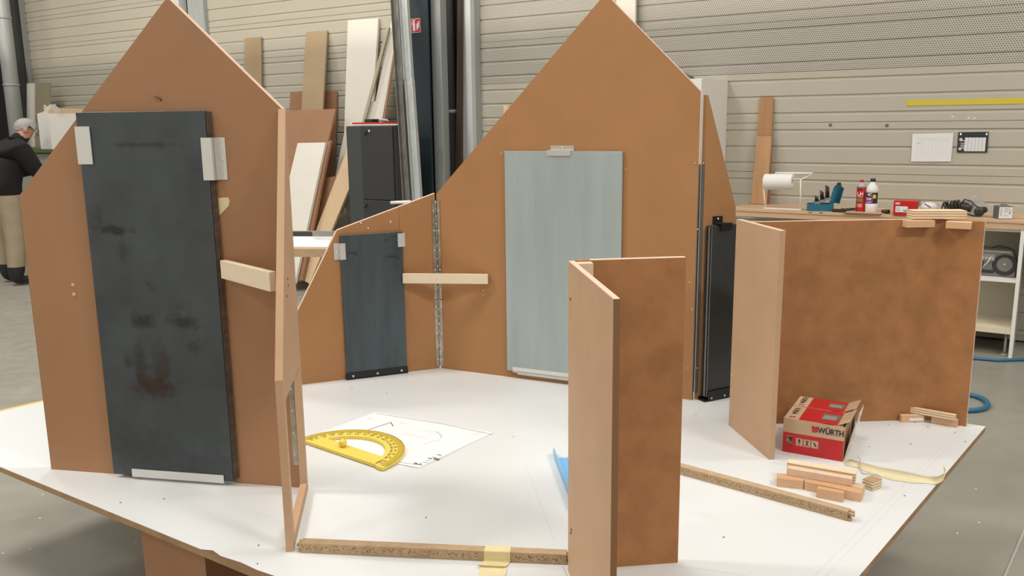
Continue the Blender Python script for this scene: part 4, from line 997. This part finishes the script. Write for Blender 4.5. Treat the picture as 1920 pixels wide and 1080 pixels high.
for k in range(5):
    a = k * .9; mb.prism(frame(Fb2 @ V((.06 + .06 * k, .08 + .03 * (k % 2), bh_ + .01)), Fb2.to_3x3() @ V((math.cos(a), math.sin(a), .1)), Fb2.to_3x3() @ V((.3, -.2, .9))), [(-.06, 0), (.07, -.01), (.05, .07), (0, .09), (-.05, .05)], 0, .002)
mb.build('crumpled_film', 'plastic_clear_film', cb)

# ------------------------------------------------------------------ bench along the right wall
BZ = .905; BD = .5
bn = wthing('workbench', 'long wooden workbench top along the wall at the right', 'workbench', -.4, .25)
bL = W(1368, 398, BD)[0]
MB().box(WF, bL, 2.4, -BD, -.004, BZ - .022, BZ).build('top_board', 'bench_wood', bn, bev=.002)
MB().box(WF, bL, 2.4, -BD + .006, -.004, BZ - .06, BZ - .0225).build('lower_board', 'bench_wood', bn, bev=.002)
# white shelf unit under it
su = wthing('shelf_unit', 'white open shelf unit under the bench, with a radio on its upper shelf', 'shelf unit', .0, .3)
xr1 = loc(frame(WF @ V((0, -BD + .01, 0)), WX, ZU), 1914, 500)[0]; FSu = frame(WF @ V((0, -BD + .012, 0)), WX, ZU)
ur = loc(FSu, 1903, 560)[0]; ztop = BZ - .061
MB().box(FSu, ur - .005, ur + .017, 0, .42, 0, ztop).build('upright', 'white_paint', su)
MB().box(FSu, -1.1, -1.08, 0, .42, 0, ztop).build('upright', 'white_paint', su)
MB().box(FSu, -1.08, ur - .0055, 0.02, .42, ztop - .018, ztop).build('shelf_top', 'white_paint', su)
MB().box(FSu, -1.08, ur - .0055, .405, .42, .19, ztop - .0185).build('back_panel', 'shelf_back', su)
zs1, zs2 = .52, .19
MB().box(FSu, -1.08, ur - .0055, .004, .404, zs1 - .022, zs1).build('shelf', 'white_paint', su)
MB().box(FSu, -1.08, ur - .0055, .004, .404, zs2 - .035, zs2).build('shelf', 'shelf_wood', su)
MB().tube([FSu @ V((ur - .03, .06, 0.0)), FSu @ V((ur - .03, .06, zs2 - .036))], .008, 8).tube([FSu @ V((ur - .03, .06, 0.0)), FSu @ V((ur - .03, .06, .01))], .022, 10).build('foot', 'galvanised', su)
MB().box(WF, ur + .35, 2.3, -.42, -.02, 0, .84).build('storage_box', 'radio_dark', label='dark storage unit under the bench at the right picture edge', cat='storage')
# radio
ra = thing('radio', 'grey portable radio with a round black speaker on the shelf', 'radio', tuple(FSu @ V((ur - .2, .12, zs1))))
r0, r1 = loc(frame(FSu @ V((0, .06, 0)), WX, ZU), 1800, 500)[0], loc(frame(FSu @ V((0, .06, 0)), WX, ZU), 1908, 500)[0] - .01
FR = frame(FSu @ V((r0, .07, zs1 + .001)), WX, ZU); rw = r1 - r0; rh = .172
mb = MB(); mb.prism(FR, [(0, 0), (rw, 0), (rw + .004, rh * .5), (rw - .03, rh), (.03, rh), (-.004, rh * .5)], 0, .2); mb.build('body', 'radio_grey', ra, bev=.01, seg=2)
for f_ in (.80, .2):
    Fs = frame(FR @ V((rw * f_, -.001, rh * .48)), FR.to_3x3() @ V((1, 0, 0)), FR.to_3x3() @ V((0, -1, 0)))
    MB().lathe(Fs, [(.072, -.01), (.072, .004), (.062, .004), (.03, -.006), (.0001, -.006)], 24).build('speaker', 'radio_dark', ra)
    MB().ball(FR @ V((rw * f_, -.0, rh * .48)), .009, 6).build('speaker_dome', 'galvanised', ra)
MB().box(FR, rw * .36, rw * .62, -.006, -.0005, rh * .58, rh * .85).build('control_panel', 'machine_grey', ra, bev=.003)
MB().box(FR, rw * .36, rw * .62, -.008, -.0005, rh * .12, rh * .24).build('tape_slot', 'radio_dark', ra, bev=.003)
for k in range(4): MB().box(FR, rw * (.38 + .06 * k), rw * (.42 + .06 * k), -.009, -.0065, rh * .66, rh * .74).build('button', 'aluminium', ra)
MB().tube([FR @ V((rw * .55, -.004, rh * .75)), FR @ V((rw * .5, -.012, rh * .55)), FR @ V((rw * .42, -.02, rh * .35))], .003, 6).build('cable', 'white_paint', ra)
MB().tube([FR @ V((rw * .5, .1, rh)), FR @ V((rw * .65, .1, rh + .02)), FR @ V((rw * .85, .1, rh + .01)), FR @ V((rw * .95, .1, rh - .05))], .004, 6).build('carry_handle', 'radio_dark', ra)

# ---- things on the bench
def B_(px, py): return onz(px, py, BZ)
def bthing(name, label, cat, px, py, group=None):
    p = B_(px, py) + ZU * .0008; return thing(name, label, cat, tuple(p), group), frame(p, WX, ZU)
PXM = 6.15 / 1600            # metres per pixel at the bench
# oak boards leaning behind the roll
def bench_lean(pxs, d, zt, th, m, label, off):
    F = frame(WF @ V((0, -d, BZ)), WX, WF.to_3x3() @ V((0, d - off, zt)))
    pts = [loc(F, *p) for p in pxs]; pts = [(x, max(z, .003)) for x, z in pts]
    MB().prism(F, pts, 0, th).build('oak_plank', m, label=label, cat='plank', bev=.001)
bench_lean([(1424.5, 182), (1450, 182), (1442, 388), (1410, 388)], .06, .9, .012, 'oak_board', 'taller brown plank leaning on the wall behind the paper roll', .016)
bench_lean([(1419, 255), (1447, 256), (1437, 388), (1407, 388)], .125, .6, .012, mat('oak_board_pale', (.50, .28, .13), .5, var=.12, vscale=3, stretch=(8, 8, .8)), 'shorter brown plank leaning in front of the taller one behind the paper roll', .055)
# paper roll on white wire stand
c, F = bthing('roll_holder', 'white wire stand holding a paper towel roll on the bench', 'holder', 1468, 393)
u = PXM
def up(px, py, y=0): 
    q = locy(F, px, py, y); return F @ V((q[0], y, q[1]))
mb = MB(); q0, q1 = locy(F, 1433, 392, 0), locy(F, 1503, 393, 0)
mb.box(F, q0[0], q1[0], -.016, .016, 0, .008).build('base_bar', 'white_paint', c, bev=.002)
MB().tube([F @ V((q0[0] + .008, 0, .008)), up(1432, 352)], .0055, 8).build('upright', 'white_paint', c)
MB().tube([F @ V((q1[0] - .008, 0, .008)), up(1501, 337)], .0055, 8).build('upright', 'white_paint', c)
MB().tube([up(1501, 337), up(1523, 327, .12)], .0055, 8).build('arm', 'white_paint', c)
MB().tube([up(1432, 352), up(1436, 338), up(1456, 325, .12)], .0055, 8).build('arm', 'white_paint', c)
a, b = up(1454, 324.5, .12), up(1524, 325.5, .12)
MB().tube([a, b], .009, 8).build('rail', 'white_paint', c)
MB().tube([up(1501, 336), up(1430, 336)], .0045, 8).build('spindle', 'white_paint', c)
ra_, rb_ = up(1434, 341), up(1487, 341); ax = (rb_ - ra_)
Fr = frame(ra_, F.to_3x3() @ V((0, 1, 0)), ax); 
rl_ = MB().lathe(Fr, [(.017, ax.length - .03), (.017, ax.length), (.056, ax.length), (.058, ax.length - .004), (.058, .004), (.056, 0), (.017, 0), (.017, .03)], 28).build('paper_roll', ['roll_paper'], label='thick white paper towel roll on the wire stand', cat='paper roll')
MB().tube([Fr @ V((0, 0, ax.length - .02)), Fr @ V((0, 0, ax.length - .019))], .0165, 16).build('core', 'core_brown', rl_)
# drill box
c, F = bthing('drill_box', 'open teal metal box of drill bits on the bench', 'drill box', 1536, 397)
F = frame(F.translation + WX * -.08, V((.97, -.24, 0)), ZU)
w_, d_, h_ = .175, .10, .052
mb = MB(); t_ = .003
mb.box(F, 0, w_, 0, t_, 0, h_).box(F, 0, w_, d_ - t_, d_, 0, h_).box(F, 0, t_, t_, d_ - t_, 0, h_).box(F, w_ - t_, w_, t_, d_ - t_, 0, h_).box(F, t_, w_ - t_, t_, d_ - t_, 0, .004); mb.build('tray', 'teal', c)
Fl = frame(F @ V((w_ - .03, .02, h_)), F.to_3x3() @ V((.62, .78, 0)), F.to_3x3() @ V((.42, .1, 1)))
mb = MB(); mb.prism(Fl, [(0, 0), (d_, 0), (d_, .12), (d_ - .015, .14), (.015, .14), (0, .12)], 0, .004).box(Fl, 0, .003, -.02, 0, 0, .12).box(Fl, d_ - .003, d_, -.02, 0, 0, .12); mb.build('lid', 'teal', c)
MB().box(Fl, d_ * .35, d_ * .65, -.006, .008, .14, .155).build('latch', 'dark_print', c)
for k in range(3): MB().box(F, .045 + .035 * k, .085 + .035 * k, .012, d_ - .008, h_ - .004 + .014 * k, h_ + .014 * (k + 1)).build('bit_holder', 'machine_grey', c)
for k in range(3):
    for j in range(5):
        x_, y_ = .050 + .035 * k + .0065 * j, .020 + .014 * j; z_ = h_ + .014 * (k + 1); l = .03 + .022 * k + .004 * (4 - j)
        MB().tube([F @ V((x_, y_, z_)), F @ V((x_ - .004, y_, z_ + l))], .0028 + .0008 * k, 6).build('drill_bit', 'drill_steel', c)
for p in ((1516, 399.5), (1536, 400)):
    q = B_(*p); MB().tube([q + ZU * .004, q + WX * .024 + ZU * .004], .003, 6).build('drill_bit', 'drill_steel', label='loose drill bit lying before the teal box, ' + ('left one' if p[0] < 1520 else 'right one'), cat='drill bit', group='loose drill bits')
# offcut and pliers
q = B_(1560, 398); F = frame(q, WX, ZU); MB().box(F, 0, .085, 0, .04, .001, .022).build('wood_block', 'brown_profile', label='small dark brown block between drill box and thin sheets', cat='wood block', bev=.001)
q = B_(1581, 396); F = frame(q, WX, ZU)
pl = thing('pliers', 'black handled pliers lying left of the red can', 'pliers', tuple(q))
for s_ in (-1, 1): MB().tube([F @ V((0, s_ * .004, .012)), F @ V((.03, s_ * .022, .014)), F @ V((.075, s_ * .02 + .01, .018))], [.006, .009, .007], 8).build('handle', 'radio_dark', pl)
MB().tube([F @ V((.0, 0, .012)), F @ V((-.01, 0, .014)), F @ V((-.02, .0, .012))], [.010, .008, .003], 8).build('jaws', 'drill_steel', pl)
# thin sheets on the bench front
for k, (a, b, m) in enumerate(((1584, 1652, 'brown_board'), (1588, 1655, 'pale_mdf'))):
    s0, s1 = W(a, 404, BD - .04)[0], W(b, 404, BD - .04)[0]
    MB().box(WF, s0, s1, -BD - .02 + .012 * k, -BD + .045, BZ + .0006 + .0045 * k, BZ + .0045 + .0045 * k).build('thin_sheet', m, label=('lower' if k == 0 else 'upper') + ' thin wooden sheet lying along the bench front', cat='sheet', group='thin sheets on the bench')
# red can
c, F = bthing('spray_can', 'red metal can with cone top beside the white bottle', 'can', 1612.5, 396.5)
r_ = .0315
MB().lathe(F, [(r_ - .002, 0), (r_, .003), (r_, .170), (r_ - .001, .173)], 24).build('body', 'can_red', c)
MB().lathe(F, [(r_, .1735), (r_ + .001, .176), (.026, .192), (.014, .205), (.013, .207)], 20).build('cone', 'galvanised', c)
MB().lathe(F, [(.012, .2075), (.012, .222), (.008, .226)], 12).build('cap', 'can_red', c)
def wrap(F, r, items, builder):
    pass
def curved(F, r, a0, a1, z0, z1, m, name, parent, n=10):
    mb = MB(); vs = []
    for i in range(n + 1):
        a = a0 + (a1 - a0) * i / n; vs += [F @ V((r * math.sin(a), -r * math.cos(a), z)) for z in (z0, z1)]
    for i in range(n): mb.add([vs[2 * i], vs[2 * i + 2], vs[2 * i + 3], vs[2 * i + 1]], [(0, 1, 2, 3)])
    return mb.build(name, m, parent)
def curved_text(F, r, body, size, a_c, zc, m, name, parent, bold=.02):
    vs, fs = textmesh(body, bold); mb = MB()
    mb.add([F @ V((r * math.sin(a_c + size * x / r), -r * math.cos(a_c + size * x / r), zc + size * z)) for x, z in vs], fs); return mb.build(name, m, parent)
curved(F, r_ + .0006, -.8, .6, .072, .092, 'label_green', 'label_patch', c); curved(F, r_ + .0006, -.7, .4, .150, .162, 'label_dark', 'label_patch', c)
curved_text(F, r_ + .0007, 'L.H', .030, -.05, .125, 'sign_white', 'lettering', c, .03)
for zz in (.105, .052, .043, .034): curved(F, r_ + .0006, -.6, .5, zz, zz + .003, 'sign_white', 'label_line', c)
# white bottle
c, F = bthing('bottle', 'white plastic bottle with black cap and dark purple label', 'bottle', 1633, 397.5)
r_ = .041
MB().lathe(F, [(r_ - .004, 0), (r_, .004), (r_, .055), (r_ - .002, .058), (r_ - .002, .142), (r_, .146), (r_, .158), (r_ * .8, .183), (r_ * .42, .205), (.0165, .213)], 28).build('body', 'bottle_white', c)
MB().lathe(F, [(.018, .2132), (.018, .233), (.016, .235)], 16).build('cap', 'radio_dark', c)
curved(F, r_ - .0012, -1.4, 1.4, .062, .138, 'label_dark', 'label_band', c, 16)
curved(F, r_ - .0004, -1.2, .35, .062, .108, 'label_purple', 'label_patch', c); curved(F, r_ - .0004, .3, .85, .098, .124, 'label_yellow', 'label_patch', c)
curved_text(F, r_ - .0003, '4C', .026, -.25, .124, 'sign_white', 'lettering', c); 
for zz in (.096, .087, .070): curved(F, r_ + .0001, -.8, .1, zz, zz + .004, 'sign_white', 'label_line', c)
# small metal fitting
q = B_(1664, 401); F = frame(q, WX, ZU)
MB().tube([F @ V((-.04, 0, .016)), F @ V((-.01, 0, .016)), F @ V((.015, 0, .016))], [.009, .015, .013], 10).build('fitting', 'drill_steel', label='small dark metal fitting left of the red box', cat='fitting')
# red box
c, F = bthing('screw_box', 'bright red box with a white label on the bench', 'box', 1674, 403.5)
w_, h_ = .150, .098
MB().box(F, 0, w_, 0, .12, .0, h_).build('box_body', 'can_red', c, bev=.001)
MB().box(F, .014, .09, -.0012, -.0003, .022, .062).build('label', 'paper', c)
mb = MB()
for k in range(4): mb.box(F, .018, .018 + .03 - .004 * k, -.0018, -.0013, .028 + .008 * k, .031 + .008 * k)
mb.box(F, .062, .086, -.0018, -.0013, .026, .040); mb.build('label_print', 'ink_soft', c)
MB().box(F, .012, .042, -.0012, -.0003, .082, .086).box(F, .012, .038, -.0012, -.0003, .075, .079).build('brand_line', 'sign_white', c)
MB().box(F, w_ + .001, w_ + .003, .004, .118, .004, h_ + .004).build('end_flap', 'machine_grey', c); MB().box(F, w_ + .0035, w_ + .006, .008, .11, .02, .06).build('end_label', 'sign_white', c)
# dust mask
c, F = bthing('dust_mask', 'white moulded dust mask with a red stripe beside the red box', 'mask', 1741, 400)
MB().ball(F @ V((0, .02, .039)), .05, 8, sc=(1.15, .8, .75)).build('cup', 'bottle_white', c)
MB().prism(frame(F @ V((-.03, -.022, .04)), F.to_3x3() @ V((1, -.1, 0)), F.to_3x3() @ V((0, .3, 1))), [(0, .022), (.045, .0), (.047, .006), (.004, .029)], -.004, .002).build('stripe', 'label_purple', c)
# angle tool with clear guard and coiled cable
c, F = bthing('sanding_machine', 'black power tool with clear guard and coiled cable on the bench', 'power tool', 1812, 405)
MB().tube([F @ V((-.10, .05, .05)), F @ V((-.03, .03, .06)), F @ V((.03, .02, .05))], [.022, .03, .03], 12).build('body', 'radio_dark', c)
mb = MB(); mb.prism(frame(F @ V((0, .0, 0)), F.to_3x3() @ V((1, 0, 0)), ZU), [(.02, .0), (.10, .02), (.125, .05), (.10, .09), (.055, .135), (.03, .14), (.0, .125), (.01, .06)], .0, .05); mb.build('guard', 'clear_plastic', c, bev=.006)
Fs = frame(F @ V((.075, -.01, .034)), F.to_3x3() @ V((1, 0, 0)), F.to_3x3() @ V((0, -1, 0)))
MB().lathe(Fs, [(.02, -.03), (.03, -.005), (.032, .012), (.026, .02), (.012, .022)], 16).build('knob', 'radio_dark', c)
MB().lathe(frame(F @ V((.10, -.002, .045)), F.to_3x3() @ V((1, 0, 0)), F.to_3x3() @ V((0, -1, 0))), [(.018, -.01), (.022, .004), (.016, .012)], 14).build('knob', 'radio_dark', c)
cb_ = []
for i in range(80):
    a = i * .55; cb_.append(F @ V((-.155 + .0014 * i + .006 * math.sin(i * .7), .03 + .035 * math.cos(a), .048 + .033 * math.sin(a) + .0003 * i)))
cb_ += [F @ V((-.02, .0, .11)), F @ V((.02, -.005, .10)), F @ V((.05, -.012, .07)), F @ V((.08, -.02, .055))]
MB().tube(cb_, .0045, 6).build('cable', 'radio_dark', c)
MB().tube([F @ V((.0, -.02, .02)), F @ V((.04, -.03, .006)), F @ V((.085, -.03, .006))], .0045, 6).build('cable', 'radio_dark', c)
# small grey box
c, F = bthing('small_box', 'small dark grey box with a large white label at the right of the bench', 'box', 1871, 411)
F = frame(F.translation, V((.985, -.17, 0)), ZU)
MB().box(F, 0, .088, 0, .09, 0, .082).build('box_body', 'grey_box', c, bev=.001)
MB().box(F, .003, .085, -.0012, -.0003, .004, .078).build('label', 'paper', c)
mb = MB()
for zz, l in ((.066, .03), (.055, .048), (.045, .02), (.02, .02)): mb.box(F, .034, .034 + l, -.0018, -.0013, zz, zz + .003)
mb.box(F, .012, .016, -.0018, -.0013, .02, .07).box(F, .062, .072, -.0018, -.0013, .034, .046); mb.build('label_print', 'ink_soft', c)
MB().prism(F, [(.025, .082), (.07, .082), (.068, .094), (.03, .094)], .06, .062).build('hang_tab', 'machine_grey', c)

# ---- wall mounted items on the right
def wsheet(pxs, off, m, th=.0008): 
    return [W(*p, off) for p in pxs]
po_ = wsheet([(1711, 251), (1788, 249), (1783, 303), (1708, 303)], .006, None)
c = wthing('wall_paper', 'white planning sheet taped to the wall, left of the dark calendar', 'paper', po_[3][0], .006, po_[3][1])
MB().prism(WF, po_, -.0075, -.0065).build('sheet', 'paper', c)
mb = MB(); x0, x1, z0, z1 = po_[3][0], po_[2][0], po_[3][1], po_[0][1]
for k in range(10): mb.box(WF, x0 + .035 + .024 * k, x0 + .036 + .024 * k, -.0082, -.0077, z0 + .03, z1 - .045)
for k in range(3): mb.box(WF, x0 + .03, x1 - .02, -.0082, -.0077, z1 - .03 - .01 * k, z1 - .028 - .01 * k)
mb.build('table_lines', 'ink_faint', c)
MB().box(WF, x0 + .03, x0 + .055, -.0083, -.0077, z1 - .066, z1 - .063).build('ink_mark', 'ink_soft', c)
po_ = wsheet([(1797, 248), (1854, 247), (1851, 286), (1794, 286)], .006, None)
c = wthing('calendar', 'small dark wall calendar with pale month columns', 'calendar', po_[3][0], .006, po_[3][1])
MB().prism(WF, po_, -.0075, -.0065).build('sheet', 'label_dark', c)
x0, x1, z0, z1 = po_[3][0] + .006, po_[1][0] - .006, po_[3][1], po_[0][1]; w_ = x1 - x0; h_ = z1 - z0
for k in range(6):
    MB().box(WF, x0 + w_ * (.22 + .125 * k), x0 + w_ * (.335 + .125 * k), -.0083, -.0076, z0 + h_ * .07, z0 + h_ * .74).build('month_column', 'paper', c)
mb = MB()
for k in range(6):
    for j in range(9): mb.box(WF, x0 + w_ * (.235 + .125 * k), x0 + w_ * (.32 + .125 * k), -.0088, -.0084, z0 + h_ * (.11 + .068 * j), z0 + h_ * (.125 + .068 * j))
mb.build('day_lines', 'ink_faint', c)
MB().text(WF, '2017', .036, x0 + w_ * .165, z0 + h_ * .4, -.0083, rot=math.pi / 2).build('lettering', 'sign_white', c)
for k, (a, b_) in enumerate(((.02, .58), (.02, .36), (.02, .12))): MB().box(WF, x0 + w_ * a, x0 + w_ * (a + .1), -.0083, -.0076, z0 + h_ * b_, z0 + h_ * (b_ + .13)).build('photo', 'ink_faint' if k != 1 else 'label_purple', c)
for a in (.02, .94): MB().box(WF, x0 + w_ * a, x0 + w_ * (a + .06), -.0087, -.0076, z1 - h_ * .14, z1 - h_ * .04).build('tape_corner', 'sign_white', c)
x0, z1 = W(1700, 188, .003); _, z0 = W(1700, 198.5, .003); 
MB().box(WF, x0, 1.5, -.004, -.001, z0, z1).build('wall_stripe', 'yellow_strip', label='yellow horizontal strip on the wall above the posters', cat='strip')
for k, p in enumerate(((1557, 234), (1663, 235))):
    s_, z_ = W(*p); screw_o = MB().lathe(frame(WF @ V((s_, 0, z_)), WX, -WN), [(.012, 0), (.012, .004), (.006, .008)], 8).build('wall_bolt', 'galv_dark', label=('left' if k == 0 else 'right') + ' small bolt head on the wall above the bench', cat='bolt', group='wall bolts')
mb = MB()
for p in ((1786, 219), (1816, 221), (1827, 222)):
    s_, z_ = W(*p, .001); mb.prism(WF, [(s_ - .008, z_ - .005), (s_ + .009, z_ + .001), (s_ + .006, z_ + .006), (s_ - .006, z_ + .003)], -.0012, -.0003)
mb.build('paint_flecks', 'sign_white', label='white glue flecks on the wall below the yellow strip', cat='paint flecks', kind='stuff')
# tall white cupboard between back gable and bench
s0, s1 = W(1318, 149, .42)[0], W(1366, 152, 0)[0]
sL = W(1240, 150, .42)[0]
zt = W(1318, 147, .42)[1]
c = wthing('white_cupboard', 'tall white cupboard standing against the wall behind the back gable', 'cupboard', (sL + s0) / 2, .2)
FC = frame(WF @ V((s0, -.42, 0)), WX, ZU)
sd_ = WF @ V((s1 - .004, -.002, 0)) - WF @ V((s0, -.42, 0))
mb = MB(); q = FC.inverted() @ (WF @ V((s1 - .003, -.003, 0)))
mb.add([FC @ V(p) for p in ((-.5, 0, 0), (0, 0, 0), (q.x, q.y, 0), (-.5, q.y, 0), (-.5, 0, zt), (0, 0, zt), (q.x, q.y, zt), (-.5, q.y, zt))], [(0, 1, 2, 3), (4, 5, 6, 7), (0, 1, 5, 4), (1, 2, 6, 5), (2, 3, 7, 6), (3, 0, 4, 7)])
mb.build('body', 'white_paint', c)
MB().box(FC, -.248, -.002, -.02, -.0005, .05, zt - .003).build('door', 'white_paint', c); MB().box(FC, -.5, -.252, -.02, -.0005, .05, zt - .003).build('door', 'white_paint', c)
p = W(1302, 146, .2)
MB().prism(frame(WF @ V((p[0], -.25, zt + .001)), WX, ZU), [(-.3, 0), (.0, 0), (-.03, .03), (-.12, .07), (-.3, .09)], 0, .1).build('grey_cover', 'galv_dark', label='folded grey metal cover on top of the white cupboard', cat='cover')
F = frame(WF @ V((0, -.47, 0)), WX, ZU); a = locy(WF, 1188, 0, -.15)
MB().box(WF, a[0] - .3, a[0], -.15, -.12, zt + .002, 3.2).build('white_board', 'cream_board', label='tall white board standing upright behind the peak of the back gable', cat='board') if False else None
lean_board('white_board', 'cream_board', [(1156, -60), (1192, -60), (1187, 470), (1150, 470)], .15, 3.0, .03, 'tall white board standing upright behind the peak of the back gable', off=.05)

# ---- blue air hose on the floor
hp = [(1700, 668), (1780, 672), (1830, 675), (1870, 678.5), (1920, 677), (2000, 670)]
MB().tube([onz(*p, 0) + ZU * .011 for p in hp], .0105, 10).build('air_hose', 'hose_blue', label='blue air hose running along the floor before the shelf unit', cat='hose')
lp = [(1760, 742), (1800, 743), (1825, 746), (1842, 752), (1851, 760), (1850, 767), (1838, 772), (1815, 774), (1770, 772)]
def smooth(pts, n=4):
    out = []
    for i in range(len(pts) - 1):
        p0, p1, p2, p3 = pts[max(i - 1, 0)], pts[i], pts[i + 1], pts[min(i + 2, len(pts) - 1)]
        for k in range(n):
            t = k / n; out.append(.5 * ((2 * p1) + (p2 - p0) * t + (2 * p0 - 5 * p1 + 4 * p2 - p3) * t * t + (3 * p1 - p0 - 3 * p2 + p3) * t ** 3))
    return out + [pts[-1]]
MB().tube(smooth([onz(*p, 0) + ZU * .014 for p in lp]), .0135, 10).build('air_hose', 'hose_blue', label='loop of blue air hose on the floor beyond the table corner', cat='hose')

# ------------------------------------------------------------------ the man at the far left
def person():
    foot = V((-5.085, 8.62, 0)); fd = V((.56, .83, 0)).normalized(); lf = V((-fd.y, fd.x, 0)); hd = V((.90, .43, 0)).normalized()
    def P(f, l, z): return foot + fd * f + lf * l + ZU * z
    J = dict(pel=(P(-.02, 0, .95), .165, .125), sp=(P(.0, 0, 1.08), .165, .13), ch=(P(.07, 0, 1.25), .185, .14), up=(P(.13, 0, 1.37), .15, .115),
             nk=(P(.20, 0, 1.44), .068, .068), h0=(P(.245, 0, 1.485), .075, .085), h1=(P(.275, 0, 1.55), .082, .098))
    bm_v, bm_e, rad = [], [], []
    def add(p, r, prev=None):
        bm_v.append(tuple(p)); rad.append(r if isinstance(r, tuple) else (r, r)); i = len(bm_v) - 1
        if prev is not None: bm_e.append((prev, i))
        return i
    pel = add(J['pel'][0], (.20, .155)); sp = add(J['sp'][0], (.205, .16), pel); ch = add(J['ch'][0], (.215, .17), sp); upi = add(J['up'][0], (.18, .135), ch)
    nk = add(J['nk'][0], (.062, .062), upi); h0 = add(J['h0'][0], (.07, .075), nk); h1 = add(P(.275, 0, 1.545), (.08, .092), h0); h2 = add(P(.28, 0, 1.585), (.055, .065), h1)
    for s in (-1, 1):
        hip = add(P(-.02, s * .11, .88), (.125, .13), pel); kn = add(P(.0 + .02 * s, s * .135, .50), (.098, .10), hip); an = add(P(-.03 + .03 * s, s * .15, .11), (.082, .085), kn)
        he = add(P(-.03 + .03 * s, s * .15, .05), (.06, .055), an); add(P(.13 + .03 * s, s * .16, .035), (.042, .035), he)
        sh = add(P(.11, s * .20, 1.335), (.10, .10), upi); el = add(P(.21, s * .29, 1.10), (.08, .08), sh); wr = add(P(.45, s * .19, 1.13), (.05, .05), el)
        pm = add(P(.51, s * .175, 1.135), (.04, .022), wr); pk = add(P(.545, s * .17, 1.135), (.038, .018), pm)
        for k in range(4):
            y = s * .17 + (k - 1.5) * .021; l = (.07, .08, .075, .058)[k]
            a = add(P(.575, y, 1.132), (.0095, .0095), pk); b = add(P(.575 + l * .55, y, 1.12), (.009, .009), a); add(P(.575 + l * .9, y, 1.095), (.0075, .0075), b)
        tb = add(P(.515, s * .175 - s * .045, 1.13), (.012, .012), pm); add(P(.555, s * .175 - s * .06, 1.115), (.0095, .0095), tb)
    me = bpy.data.meshes.new('person'); me.from_pydata(bm_v, bm_e, [])
    o = bpy.data.objects.new('person_tmp', me); COL.objects.link(o)
    sk = o.modifiers.new('skin', 'SKIN'); sk.use_smooth_shade = True
    for i, r in enumerate(rad): me.skin_vertices[0].data[i].radius = r
    me.skin_vertices[0].data[0].use_root = True
    ss = o.modifiers.new('sub', 'SUBSURF'); ss.levels = 3; ss.render_levels = 3
    dg = bpy.context.evaluated_depsgraph_get(); dg.update()
    m2 = bpy.data.meshes.new_from_object(o.evaluated_get(dg)); bpy.data.objects.remove(o)
    for v in m2.vertices: v.co = v.co - foot
    bm = bmesh.new(); bm.from_mesh(m2)
    for zc in (.022, .19, .905): bmesh.ops.bisect_plane(bm, geom=bm.verts[:] + bm.edges[:] + bm.faces[:], plane_co=(0, 0, zc), plane_no=(0, 0, 1))
    bm.to_mesh(m2); bm.free()
    m2.materials.clear()
    for n in ('sweater', 'trousers', 'boots', 'skin', 'sole'): m2.materials.append(M(n))
    for p in m2.polygons:
        c = p.center; f = c.dot(fd); z = c.z
        if z < .022: k = 4
        elif z < .19: k = 2
        elif z < .905: k = 1
        elif f > .455 and z < 1.2: k = 3
        elif f > .15 and z > 1.455 and f + (z - 1.455) * .3 > .2: k = 3
        else: k = 0
        p.material_index = k; p.use_smooth = True
    po = bpy.data.objects.new('person', m2); COL.objects.link(po); po.location = foot; WL[po.name] = foot
    tag(po, 'man in a black sweater and khaki trousers bending over the machine at far left', 'person')
    Hc = P(.28, 0, 1.545)
    FH = frame(Hc, V((hd.y, -hd.x, 0)), ZU + hd * .30)      # x: his right, y: forward, z: up
    # hair cap on back and top of the skull
    mb = MB(); n = 10; R_ = (.090, .108, .098)
    vs = []
    for i in range(n + 1):
        a = math.pi * .62 * i / n
        for j in range(20):
            b = 2 * math.pi * j / 20; cut = 1 if math.sin(b) < .3 else .62
            a2 = a * cut; rr = 1 + .03 * math.sin(j * 5 + i * 3)
            vs.append(FH @ V((R_[0] * rr * math.sin(a2) * math.cos(b), R_[1] * rr * math.sin(a2) * math.sin(b) - .006, R_[2] * rr * math.cos(a2) + .012)))
    mb.add(vs, [(i * 20 + j, (i + 1) * 20 + j, (i + 1) * 20 + (j + 1) % 20, i * 20 + (j + 1) % 20) for i in range(n) for j in range(20)], smooth=True)
    mb.build('hair', 'grey_hair', po)
    for s in (-1, 1):
        MB().ball(V((s * .084, .0, -.008)), .03, 8, F=FH, sc=(.35, .7, 1.1)).build('ear', 'skin', po)
        MB().tube([FH @ V((s * .088, .0, .012)), FH @ V((s * .078, .085, .008)), FH @ V((s * .062, .105, .006))], .003, 6).build('glasses_arm', 'radio_dark', po)
        MB().tube([FH @ V((s * .034 + .026 * math.cos(a), .108, .0 + .02 * math.sin(a))) for a in [6.2832 * k / 12 for k in range(12)]], .0025, 6, close=True).build('glasses_rim', 'radio_dark', po)
        MB().ball(V((s * .034, .093, .004)), .011, 6, F=FH).build('eye', 'sign_white', po)
    MB().tube([FH @ V((0, .088, .012)), FH @ V((0, .112, -.022)), FH @ V((0, .10, -.034))], [.009, .016, .012], 8).build('nose', 'skin', po)
    MB().ball(V((0, .086, -.055)), .022, 6, F=FH, sc=(1.1, .5, .25)).build('mouth', 'skin', po)
    MB().tube([P(.16, 0, 1.405), P(.215, 0, 1.462)], [.085, .072], 14).build('collar', 'sweater', po)
person()
